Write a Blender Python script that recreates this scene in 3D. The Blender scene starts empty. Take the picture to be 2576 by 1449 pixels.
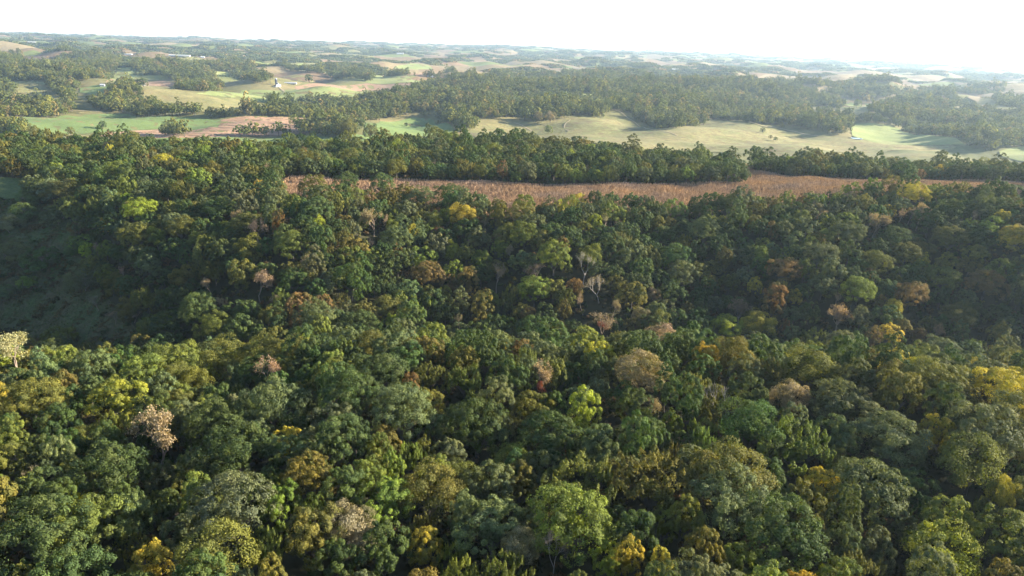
import bpy, math, random
import numpy as np
from mathutils import Vector, Matrix
from mathutils.geometry import delaunay_2d_cdt

rng = np.random.default_rng(11)
random.seed(11)
R = math.radians
SC = bpy.context.scene
COL = SC.collection

# ------------------------------------------------------------------ camera
W, H = 1024.0, 576.0
FPX = 700.0                      # focal length in pixels of a 1024 wide picture
CAM = np.array([0.0, 0.0, 115.0])
PITCH, ROLL = R(18.85), R(1.9)
_f = np.array([0, math.cos(PITCH), -math.sin(PITCH)])
_r0 = np.array([1.0, 0, 0])
_u0 = np.array([0, math.sin(PITCH), math.cos(PITCH)])
_r = math.cos(ROLL) * _r0 + math.sin(ROLL) * _u0
_u = -math.sin(ROLL) * _r0 + math.cos(ROLL) * _u0
cd = bpy.data.cameras.new("camera")
cd.sensor_width = 36.0
cd.lens = 36.0 * FPX / W
cd.clip_start = 1.0
cd.clip_end = 80000.0
cam = bpy.data.objects.new("camera", cd)
COL.objects.link(cam)
cam.matrix_world = Matrix(((_r[0], _u[0], -_f[0], CAM[0]), (_r[1], _u[1], -_f[1], CAM[1]),
                           (_r[2], _u[2], -_f[2], CAM[2]), (0, 0, 0, 1)))
SC.camera = cam

# ------------------------------------------------------------------ sky, sun, exposure
SUN_AZ, SUN_EL = R(77), R(19.5)          # azimuth clockwise from the view direction
SUN_STRENGTH, SKY_STRENGTH, EXPOSURE = 5.0, 0.075, 2.22
world = bpy.data.worlds.new("World")
SC.world = world
world.use_nodes = True
nt = world.node_tree
sky = nt.nodes.new("ShaderNodeTexSky")
sky.sky_type = 'NISHITA'
sky.sun_disc = False
sky.sun_elevation = SUN_EL
sky.sun_rotation = SUN_AZ
sky.altitude = 300
sky.air_density = 0.8
sky.dust_density = 0.4
sky.ozone_density = 1.0
bg = nt.nodes["Background"]
bg.inputs[1].default_value = SKY_STRENGTH
nt.links.new(sky.outputs[0], bg.inputs[0])
sd = bpy.data.lights.new("sun", 'SUN')
sd.energy = SUN_STRENGTH
sd.angle = R(0.53)
sd.color = (1.0, 0.885, 0.70)
sun = bpy.data.objects.new("sun", sd)
COL.objects.link(sun)
SUND = Vector((math.cos(SUN_EL) * math.sin(SUN_AZ), math.cos(SUN_EL) * math.cos(SUN_AZ), math.sin(SUN_EL)))
sun.rotation_euler = SUND.to_track_quat('Z', 'Y').to_euler()
SC.view_settings.view_transform = 'Standard'
SC.view_settings.look = 'None'
SC.view_settings.gamma = 1.0
SC.view_settings.exposure = EXPOSURE
SC.view_settings.use_curve_mapping = False
SC.render.engine = 'CYCLES'
SC.cycles.max_bounces = 5
SC.cycles.diffuse_bounces = 2
SC.cycles.glossy_bounces = 2
SC.cycles.transmission_bounces = 3
SC.cycles.volume_bounces = 0
SC.cycles.use_adaptive_sampling = True
SC.cycles.adaptive_threshold = 0.02

# ------------------------------------------------------------------ helpers: terrain and projection
ROWS = np.array([-400, 0, 90, 150, 200, 240, 275, 310, 345, 380, 420, 460, 500, 550, 620, 700, 800, 900, 1050, 1250, 1500,
                 1800, 2100, 2500, 3000, 3700, 4600, 6000, 8000, 11000, 15000, 22000], float)
COLS = np.array([-2.2, -1.2, -0.7, -0.5, -0.35, -0.2, 0, 0.2, 0.35, 0.5, 0.7, 1.2, 2.2])
_T = {
 -2.2: [0,0,0,-2,-5,-12,-24,-36,-44,-48,-46,-38,-28,-16,-6,-2,-10,-28,-50,-66,-68,-58,-50,-44,-40,-28,-8,10,25,40,55,60],
 -1.2: [0,0,0,-2,-5,-12,-24,-36,-44,-48,-46,-38,-28,-16,-6,-2,-10,-28,-50,-66,-68,-58,-50,-44,-40,-28,-8,10,25,40,55,60],
 -0.7: [0,0,0,-2,-4,-10,-24,-36,-42,-44,-40,-32,-22,-10,-2,0,-8,-26,-50,-66,-70,-62,-56,-48,-42,-30,-10,10,30,50,70,75],
 -0.5: [0,0,0,-1,-4,-12,-26,-34,-32,-20,-10,-4,0,3,4,3,-3,-22,-48,-66,-72,-70,-66,-58,-50,-40,-20,0,25,55,80,85],
 -0.35:[0,0,0,0,-1,-6,-20,-30,-24,-14,-7,-2,2,4,5,4,0,-20,-45,-66,-72,-72,-72,-68,-60,-45,-25,-5,20,60,90,95],
 -0.2: [0,0,0,0,0,-3,-16,-30,-30,-22,-13,-6,0,3,5,5,3,-15,-42,-64,-72,-72,-70,-66,-58,-40,-25,-10,10,60,110,115],
  0.0: [0,0,0,0,1,0,-12,-32,-34,-25,-15,-7,-1,3,5,6,8,-12,-40,-62,-70,-66,-52,-38,-30,-32,-25,-15,0,60,130,135],
  0.2: [0,0,0,0,0,-2,-14,-32,-36,-27,-17,-8,-1,4,6,6,2,-18,-45,-66,-72,-70,-60,-46,-34,-28,-22,-10,5,60,120,125],
  0.35:[0,0,0,0,0,-1,-12,-30,-36,-28,-18,-9,-1,4,6,5,-2,-24,-50,-68,-74,-72,-66,-54,-40,-30,-24,-12,5,50,100,105],
  0.5: [0,0,0,1,1,0,-10,-28,-34,-27,-17,-7,2,7,7,4,-4,-26,-52,-70,-76,-76,-74,-68,-56,-40,-28,-15,0,35,75,80],
  0.7: [0,0,1,1,1,-2,-14,-30,-34,-25,-13,-2,7,10,9,4,-6,-28,-54,-72,-78,-78,-74,-58,-44,-36,-28,-18,-5,20,40,45],
  1.2: [0,0,2,2,2,0,-12,-26,-30,-21,-9,2,10,12,10,4,-6,-28,-54,-72,-78,-78,-70,-54,-40,-34,-28,-18,-8,10,20,25],
  2.2: [0,0,2,3,3,2,-4,-12,-14,-8,0,8,14,14,10,4,-6,-28,-54,-72,-78,-78,-70,-54,-40,-34,-28,-18,-8,10,20,25],
}
TAB = np.array([_T[c] for c in COLS], float)
_k = (ROWS >= 275) & (ROWS <= 470)
TAB[:, _k] = np.where(TAB[:, _k] < 0, TAB[:, _k] * 1.38, TAB[:, _k])      # the ravine behind the front ridge
for _y, _a in ((345, 1.08), (380, 1.28), (420, 1.25)):                    # its far side steep
    _q = ROWS == _y
    TAB[:, _q] = np.where(TAB[:, _q] < 0, TAB[:, _q] * _a, TAB[:, _q])
for _c, _a in ((9, 5.0), (10, 8.0), (11, 9.0), (12, 9.0)):                # the rise at the right of the corn field
    TAB[_c, (ROWS >= 420) & (ROWS <= 560)] += _a
    TAB[_c, ROWS == 620] += _a * .35
TAB[11, _k] += 14; TAB[12, _k] += 26                                     # unseen ground right of the frame, raised to block sun and shade the ravine

def _cr(p0, p1, p2, p3, t):
    return p1 + 0.5 * t * (p2 - p0 + t * (2 * p0 - 5 * p1 + 4 * p2 - p3 + t * (3 * (p1 - p2) + p3 - p0)))

_sn = np.random.default_rng(5)
_W = []
for lam, amp, y0, y1 in ((45, .5, 0, 0), (80, 1.0, 0, 0), (150, 1.2, 0, 0), (320, 6.5, 1000, 1500), (560, 16.0, 1200, 2000),
                         (950, 18.0, 1600, 3000), (1900, 10.0, 3500, 6500), (3400, 10.0, 6000, 11000)):
    for k in range(5):
        a = _sn.uniform(0, 2 * math.pi)
        kk = 2 * math.pi / lam * _sn.uniform(.75, 1.3)
        _W.append((math.cos(a) * kk, math.sin(a) * kk, _sn.uniform(0, 6.28), amp / 2.2, y0, y1))

def ground_z(x, y):
    """terrain height in metres, any array shape"""
    x = np.asarray(x, float); y = np.asarray(y, float)
    yy = np.maximum(y, -400)
    s = x / np.maximum(np.abs(y), 120)
    ci = np.interp(s, COLS, np.arange(len(COLS)))
    ri = np.interp(yy, ROWS, np.arange(len(ROWS)))
    c1 = np.clip(np.floor(ci).astype(int), 0, len(COLS) - 2); r1 = np.clip(np.floor(ri).astype(int), 0, len(ROWS) - 2)
    tc = ci - c1; tr = ri - r1
    out = []
    for dc in (-1, 0, 1, 2):
        c = np.clip(c1 + dc, 0, len(COLS) - 1)
        q = [TAB[c, np.clip(r1 + dr, 0, len(ROWS) - 1)] for dr in (-1, 0, 1, 2)]
        out.append(_cr(*q, tr))
    z = _cr(*out, tc)
    # side spurs that run down both flanks of the ravine
    z = z + 6.5 * np.sin(x * 2 * math.pi / 155 + 1.1 + y * .012) * np.exp(-((y - 425) / 68) ** 2)
    z = z + 3.0 * np.sin(x * 2 * math.pi / 95 + .3 - y * .010) * np.exp(-((y - 190) / 60) ** 2)
    for kx, ky, ph, amp, y0, y1 in _W:
        m = 1.0 if y1 == 0 else np.clip((y - y0) / (y1 - y0), 0, 1)
        z = z + amp * m * np.sin(kx * x + ky * y + ph)
    return z

_TS = np.concatenate([np.arange(60, 1000, 1.5), np.geomspace(1000, 24000, 2200)])

def at(X, Y, h=0.0):
    """where the view ray through picture point X, Y (1024 x 576) meets the land raised by h; gives x, y, ground z, distance"""
    d = _f + (X - W / 2) / FPX * _r + (H / 2 - Y) / FPX * _u
    d = d / np.linalg.norm(d)
    P = CAM + _TS[:, None] * d
    g = P[:, 2] - ground_z(P[:, 0], P[:, 1]) - h
    i = np.argmax(g < 0)
    if not g[i] < 0:
        return None
    if i == 0:
        t = _TS[0]
    else:
        t = _TS[i - 1] + (_TS[i] - _TS[i - 1]) * g[i - 1] / (g[i - 1] - g[i])
    p = CAM + t * d
    return np.array([p[0], p[1], float(ground_z(p[0], p[1])), t])

def proj(p):
    v = np.asarray(p, float) - CAM
    w = v @ _f
    return W / 2 + FPX * (v @ _r) / w, H / 2 - FPX * (v @ _u) / w, w

K = 1024 / 2576.0
def full(x, y): return x * K, y * K                       # read off the whole photograph
def cA(x, y): return (x * .3581) * K, (67.1 + y * .358) * K      # read off three enlargements of its upper part
def cB(x, y): return (838.5 + x * .3581) * K, (67.1 + y * .358) * K
def cC(x, y): return (1653.6 + x * .3581) * K, (67.1 + y * .358) * K

def world_poly(pts, conv=full, h=0.0):
    out = []
    for p in pts:
        q = at(*conv(p[0], p[1]), p[2] if len(p) > 2 else h)
        if q is not None:
            out.append((q[0], q[1]))
    return np.array(out)

def inside(poly, x, y):
    x = np.asarray(x); y = np.asarray(y)
    r = np.zeros(x.shape, bool)
    n = len(poly)
    for i in range(n):
        x1, y1 = poly[i]; x2, y2 = poly[(i + 1) % n]
        c = (y1 > y) != (y2 > y)
        with np.errstate(divide='ignore', invalid='ignore'):
            xi = (x2 - x1) * (y - y1) / (y2 - y1) + x1
        r ^= c & (x < xi)
    return r

# ------------------------------------------------------------------ helpers: meshes and materials
def mesh_np(name, verts, faces_flat, sizes, mats=(), mat_idx=None, attrs=None, smooth=False):
    verts = np.asarray(verts, np.float32); faces_flat = np.asarray(faces_flat, np.int32); sizes = np.asarray(sizes, np.int32)
    me = bpy.data.meshes.new(name)
    me.vertices.add(len(verts)); me.vertices.foreach_set("co", verts.ravel())
    me.loops.add(len(faces_flat)); me.loops.foreach_set("vertex_index", faces_flat)
    me.polygons.add(len(sizes))
    starts = np.concatenate([[0], np.cumsum(sizes)[:-1]]).astype(np.int32)
    me.polygons.foreach_set("loop_start", starts)
    for m in mats: me.materials.append(m)
    if mat_idx is not None: me.polygons.foreach_set("material_index", np.asarray(mat_idx, np.int32))
    if smooth: me.polygons.foreach_set("use_smooth", np.ones(len(sizes), bool))
    me.update(calc_edges=True)
    for an, (dom, arr) in (attrs or {}).items():
        a = me.attributes.new(an, 'FLOAT_COLOR', dom)
        a.data.foreach_set("color", np.asarray(arr, np.float32).ravel())
    return me

def link(name, data, parent=None, loc=None):
    o = bpy.data.objects.new(name, data)
    COL.objects.link(o)
    if parent is not None: o.parent = parent
    if loc is not None: o.location = loc
    return o

def tag(o, label=None, cat=None, group=None, kind=None):
    if label: o['label'] = label
    if cat: o['category'] = cat
    if group: o['group'] = group
    if kind: o['kind'] = kind
    return o

def new_mat(name):
    m = bpy.data.materials.new(name); m.use_nodes = True
    n = m.node_tree.nodes; n.clear()
    out = n.new("ShaderNodeOutputMaterial")
    return m, m.node_tree, out

def mix_rgb(t, a, b, fac, mode='MIX'):
    n = t.nodes.new("ShaderNodeMix"); n.data_type = 'RGBA'; n.blend_type = mode
    for sock, v in ((n.inputs[0], fac), (n.inputs[6], a), (n.inputs[7], b)):
        if isinstance(v, bpy.types.NodeSocket): t.links.new(v, sock)
        else: sock.default_value = v if not isinstance(v, tuple) else (*v, 1)[:4]
    return n.outputs[2]

def maprange(t, v, a, b, c, d):
    n = t.nodes.new("ShaderNodeMapRange")
    t.links.new(v, n.inputs[0])
    for i, q in enumerate((a, b, c, d)): n.inputs[i + 1].default_value = q
    return n.outputs[0]

def noise(t, scale, detail=4, rough=.55, vec=None):
    n = t.nodes.new("ShaderNodeTexNoise")
    n.inputs["Scale"].default_value = scale; n.inputs["Detail"].default_value = detail; n.inputs["Roughness"].default_value = rough
    if vec is not None: t.links.new(vec, n.inputs["Vector"])
    return n.outputs[0]

def position(t, scale=(1, 1, 1), rot=0.0):
    g = t.nodes.new("ShaderNodeNewGeometry")
    m = t.nodes.new("ShaderNodeMapping")
    m.inputs["Scale"].default_value = scale; m.inputs["Rotation"].default_value = (0, 0, rot)
    t.links.new(g.outputs["Position"], m.inputs[0])
    return m.outputs[0]

def leaf_material(name, source, trans=.3):
    """leaves: the colour of the tree (object colour or the colour carried by each scattered copy), varied leaf by leaf and limb by limb"""
    m, t, out = new_mat(name)
    if source == 'object':
        oi = t.nodes.new("ShaderNodeObjectInfo"); base = oi.outputs["Color"]
    else:
        a = t.nodes.new("ShaderNodeAttribute"); a.attribute_type = 'INSTANCER'; a.attribute_name = 'tint'; base = a.outputs["Color"]
    lv = t.nodes.new("ShaderNodeAttribute"); lv.attribute_type = 'GEOMETRY'; lv.attribute_name = 'leafvar'
    sp = t.nodes.new("ShaderNodeSeparateColor"); t.links.new(lv.outputs["Color"], sp.inputs[0])
    b1 = maprange(t, sp.outputs[0], 0, 1, .62, 1.38)
    c = t.nodes.new("ShaderNodeVectorMath"); c.operation = 'SCALE'
    t.links.new(base, c.inputs[0]); t.links.new(b1, c.inputs[3])
    warm = mix_rgb(t, c.outputs[0], (1.25, 1.12, .80), 1.0, 'MULTIPLY')
    col = mix_rgb(t, c.outputs[0], warm, sp.outputs[1])
    col = mix_rgb(t, col, (.085, .10, .030), maprange(t, sp.outputs[2], .55, .95, 0, .6))
    d = t.nodes.new("ShaderNodeBsdfPrincipled")
    d.inputs["Roughness"].default_value = .75
    d.inputs["Specular IOR Level"].default_value = .14
    t.links.new(col, d.inputs["Base Color"])
    tr = t.nodes.new("ShaderNodeBsdfTranslucent")
    tc = mix_rgb(t, col, (1.25, 1.2, .55), 1.0, 'MULTIPLY')
    t.links.new(tc, tr.inputs[0])
    mx = t.nodes.new("ShaderNodeMixShader"); mx.inputs[0].default_value = trans
    t.links.new(d.outputs[0], mx.inputs[1]); t.links.new(tr.outputs[0], mx.inputs[2])
    t.links.new(mx.outputs[0], out.inputs[0])
    return m

def bark_material(name, c1, c2):
    m, t, out = new_mat(name)
    col = mix_rgb(t, c1, c2, noise(t, 3.0, 4, .6, position(t, (1, 1, .25))))
    d = t.nodes.new("ShaderNodeBsdfPrincipled"); d.inputs["Roughness"].default_value = .9
    t.links.new(col, d.inputs[0]); t.links.new(d.outputs[0], out.inputs[0])
    return m

def land_material(name, cols, scale=.02, rough=1.0, streak=None, fine=.6, bump=.4):
    """ground cover: broad patches of the given colours, a finer mottle, and optional rows (angle, spacing, colour, amount)"""
    m, t, out = new_mat(name)
    p = position(t)
    n1 = noise(t, scale, 5, .62, p)
    cr = t.nodes.new("ShaderNodeValToRGB")
    e = cr.color_ramp.elements
    k = len(cols)
    for i in range(k - 2): e.new(.5)
    for i, c in enumerate(cols):
        e[i].position = .28 + .44 * i / max(1, k - 1); e[i].color = (*c, 1)
    t.links.new(n1, cr.inputs[0])
    col = cr.outputs[0]
    n2 = noise(t, scale * 14, 4, .7, p)
    col = mix_rgb(t, col, (0, 0, 0), maprange(t, n2, .35, .7, 0, fine), 'MIX') if False else col
    sc_ = t.nodes.new("ShaderNodeVectorMath"); sc_.operation = 'SCALE'
    t.links.new(col, sc_.inputs[0]); t.links.new(maprange(t, n2, .3, .7, 1 - fine * .5, 1 + fine * .5), sc_.inputs[3])
    col = sc_.outputs[0]
    if streak:
        ang, sp_, sc2, amt = streak
        q = position(t, (1 / (sp_ * 14), 1 / sp_, 1), ang)
        ns = noise(t, 1.0, 3, .6, q)
        col = mix_rgb(t, col, sc2, maprange(t, ns, .5, .62, 0, amt))
    d = t.nodes.new("ShaderNodeBsdfPrincipled"); d.inputs["Roughness"].default_value = rough
    d.inputs["Specular IOR Level"].default_value = .15
    t.links.new(col, d.inputs[0])
    bp = t.nodes.new("ShaderNodeBump"); bp.inputs["Strength"].default_value = bump; bp.inputs["Distance"].default_value = 2.0
    t.links.new(n2, bp.inputs["Height"]); t.links.new(bp.outputs[0], d.inputs["Normal"])
    t.links.new(d.outputs[0], out.inputs[0])
    return m

def plain_material(name, c, rough=.7, spec=.3):
    m, t, out = new_mat(name)
    d = t.nodes.new("ShaderNodeBsdfPrincipled"); d.inputs["Roughness"].default_value = rough; d.inputs["Specular IOR Level"].default_value = spec
    n = noise(t, .6, 4, .6, position(t))
    col = mix_rgb(t, tuple(v * .86 for v in c), c, n)
    t.links.new(col, d.inputs[0]); t.links.new(d.outputs[0], out.inputs[0])
    return m

LEAF = leaf_material("leaf", 'object')
CORN_LEAF = leaf_material("corn_leaf", 'object', .08)
LEAF_FAR = leaf_material("leaf_scattered", 'instancer')
BARK = bark_material("bark", (.05, .042, .034), (.12, .10, .08))
PALE_BARK = bark_material("pale_bark", (.19, .17, .15), (.30, .27, .235))
TAN_BARK = bark_material("tan_bark", (.17, .13, .10), (.30, .23, .17))

# ------------------------------------------------------------------ the land: one sheet to the horizon
# (rings of growing step, so that the near ground is fine and the far ground coarse)
def build_terrain():
    ys = np.concatenate([np.linspace(-400, 60, 16), np.arange(75, 1000, 9), np.geomspace(1000, 22000, 190)])
    ss = np.concatenate([np.linspace(-2.2, -0.85, 22)[:-1], np.linspace(-.85, .85, 240), np.linspace(.85, 2.2, 22)[1:]])
    S, Y = np.meshgrid(ss, ys)
    X = S * np.maximum(np.abs(Y), 300)
    Z = ground_z(X, Y)
    nr, nc = X.shape
    v = np.stack([X, Y, Z], -1).reshape(-1, 3)
    i = np.arange(nr * nc).reshape(nr, nc)
    q = np.stack([i[:-1, :-1], i[:-1, 1:], i[1:, 1:], i[1:, :-1]], -1).reshape(-1, 4)
    return v, q

m, t, out = new_mat("open_country")
p = position(t)
n1 = noise(t, .004, 6, .6, p)
cr = t.nodes.new("ShaderNodeValToRGB"); e = cr.color_ramp.elements
e[0].position = .3; e[0].color = (.075, .10, .035, 1)
e[1].position = .72; e[1].color = (.24, .19, .09, 1)
x = e.new(.48); x.color = (.15, .145, .06, 1)
t.links.new(n1, cr.inputs[0])
vo = t.nodes.new("ShaderNodeTexVoronoi"); vo.distance = 'CHEBYCHEV'
vo.inputs["Scale"].default_value = 1.0
t.links.new(position(t, (.0026, .0021, 0), .35), vo.inputs["Vector"])
hs = t.nodes.new("ShaderNodeSeparateColor"); t.links.new(vo.outputs["Color"], hs.inputs[0])
fr = t.nodes.new("ShaderNodeValToRGB"); fr.color_ramp.interpolation = 'CONSTANT'
fe = fr.color_ramp.elements
fe[0].position = 0; fe[0].color = (.19, .13, .075, 1)
fe[1].position = .3; fe[1].color = (.14, .17, .05, 1)
for pos_, c_ in ((.5, (.23, .175, .095)), (.68, (.17, .165, .065)), (.84, (.18, .115, .07))):
    q = fe.new(pos_); q.color = (*c_, 1)
t.links.new(hs.outputs[0], fr.inputs[0])
gg = t.nodes.new("ShaderNodeNewGeometry"); sx = t.nodes.new("ShaderNodeSeparateXYZ"); t.links.new(gg.outputs["Position"], sx.inputs[0])
farmask = maprange(t, sx.outputs[1], 2600, 3400, 0, .85)
col = mix_rgb(t, cr.outputs[0], fr.outputs[0], farmask)
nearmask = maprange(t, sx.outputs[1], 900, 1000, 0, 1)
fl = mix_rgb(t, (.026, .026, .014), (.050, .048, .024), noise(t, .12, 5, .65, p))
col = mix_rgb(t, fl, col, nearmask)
n2 = noise(t, .05, 5, .7, p)
scn = t.nodes.new("ShaderNodeVectorMath"); scn.operation = 'SCALE'
t.links.new(col, scn.inputs[0]); t.links.new(maprange(t, n2, .3, .7, .72, 1.25), scn.inputs[3])
d = t.nodes.new("ShaderNodeBsdfPrincipled"); d.inputs["Roughness"].default_value = 1; d.inputs["Specular IOR Level"].default_value = .1
t.links.new(scn.outputs[0], d.inputs[0]); t.links.new(d.outputs[0], out.inputs[0])
LAND = m
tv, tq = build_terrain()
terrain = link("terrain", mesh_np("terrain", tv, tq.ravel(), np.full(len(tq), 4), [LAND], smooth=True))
tag(terrain, "rolling hills and valleys reaching to the hazy horizon", kind='structure')

# ------------------------------------------------------------------ fields: sheets draped over the land
FIELD_POLYS = {}
def drape(name, poly, mat, label, lift=.25, step=None, kind='structure'):
    poly = np.asarray(poly, float)
    # walk the outline in short steps so that it follows the ground
    dist = np.median(np.hypot(poly[:, 0], poly[:, 1]))
    step = step or max(6.0, dist * .011)
    edge = []
    for i in range(len(poly)):
        a, b = poly[i], poly[(i + 1) % len(poly)]
        n = max(1, int(np.hypot(*(b - a)) / step))
        n = min(n, 60)
        for k in range(n): edge.append(a + (b - a) * k / n)
    edge = np.array(edge)
    (x0, y0), (x1, y1) = edge.min(0), edge.max(0)
    step = max(step, math.sqrt((x1 - x0) * (y1 - y0) / 7000))
    gx, gy = np.meshgrid(np.arange(x0, x1, step), np.arange(y0, y1, step))
    gx = gx.ravel(); gy = gy.ravel()
    k = inside(edge, gx, gy)
    pts = np.concatenate([edge, np.stack([gx[k], gy[k]], -1)])
    ne = len(edge)
    res = delaunay_2d_cdt([Vector(p_) for p_ in pts.tolist()], [], [list(range(ne))], 1, 1e-3)
    vv = np.array([(v_.x, v_.y) for v_ in res[0]])
    ff = [f_ for f_ in res[2] if len(f_) == 3]
    zz = ground_z(vv[:, 0], vv[:, 1]) + lift
    me = mesh_np(name, np.column_stack([vv, zz]), np.array(ff).ravel(), np.full(len(ff), 3), [mat], smooth=True)
    # make the faces look up
    o = link(name, me)
    if len(me.polygons) and sum(pg.normal.z for pg in list(me.polygons)[:20]) < 0: me.flip_normals()
    tag(o, label, kind=kind)
    return o

GREEN = land_material("green_crop", [(.105, .155, .052), (.13, .18, .058), (.17, .205, .07)], .008, fine=.25)
GREEN_PALE = land_material("mown_hay", [(.145, .185, .06), (.20, .23, .08), (.26, .265, .11)], .008, fine=.25)
GRASS_DRY = land_material("dry_pasture", [(.13, .135, .05), (.205, .185, .075), (.28, .235, .105)], .009, fine=.5,
                          streak=(R(18), 9, (.11, .095, .045), .7))
GRASS_MIX = land_material("meadow_grass", [(.115, .10, .05), (.165, .17, .065), (.225, .20, .085), (.155, .19, .065)], .007, fine=.55,
                          streak=(R(-12), 8, (.13, .09, .05), .75))
STUBBLE = land_material("ripe_crop", [(.24, .15, .10), (.29, .185, .12), (.33, .215, .14)], .010, fine=.3,
                        streak=(R(76), 19, (.10, .065, .038), .9))
CLOD = land_material("bare_crop", [(.22, .14, .09), (.26, .17, .11), (.30, .20, .125)], .006, fine=.3)
CORNGROUND = land_material("corn_ground", [(.17, .11, .065), (.22, .145, .09), (.26, .175, .11)], .03, fine=.6)
TAN = land_material("tan_crop", [(.19, .15, .08), (.225, .175, .10), (.26, .205, .12)], .006, fine=.2)
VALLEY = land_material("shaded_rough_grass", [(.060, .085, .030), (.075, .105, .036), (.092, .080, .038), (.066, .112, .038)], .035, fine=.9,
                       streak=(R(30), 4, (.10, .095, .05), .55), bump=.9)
TRACK = plain_material("pale_dirt", (.34, .28, .17), 1.0, .1)

# near ones
P_corn = world_poly([(700, 447), (1000, 453), (1160, 458), (1500, 466), (1868, 463), (1852, 436), (1825, 406, 4), (1872, 405, 4), (1905, 434), (1990, 447),
                     (2230, 455), (2330, 455), (2450, 455), (2640, 466), (2640, 476, 13), (2460, 468, 13), (2340, 460, 13), (2250, 463, 12),
                     (2170, 480, 9), (2040, 503, 9), (1880, 504, 9), (1700, 514, 9), (1540, 510, 9), (1400, 516, 9), (1290, 524, 9),
                     (1230, 520, 9), (1180, 492, 9), (1110, 474, 12), (1000, 464, 17), (860, 459, 18), (700, 456, 18)])
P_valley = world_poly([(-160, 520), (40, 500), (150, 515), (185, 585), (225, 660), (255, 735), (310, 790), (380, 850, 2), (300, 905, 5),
                       (200, 900, 8), (90, 880, 10), (-160, 900, 8)])
P_pasture = world_poly([(-160, 446), (60, 450), (120, 462), (100, 490), (60, 500), (-160, 505)])
drape("corn_field", P_corn, CORNGROUND, "rust brown ripe corn field on the flat ridge between the woods", .3, step=7)
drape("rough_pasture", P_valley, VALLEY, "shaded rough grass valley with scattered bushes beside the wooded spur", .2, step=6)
drape("pasture", P_pasture, land_material("ridge_pasture", [(.08, .11, .04), (.10, .135, .045)], .03), "small dark green pasture beyond the shaded grass valley", .2, step=7)

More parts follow.
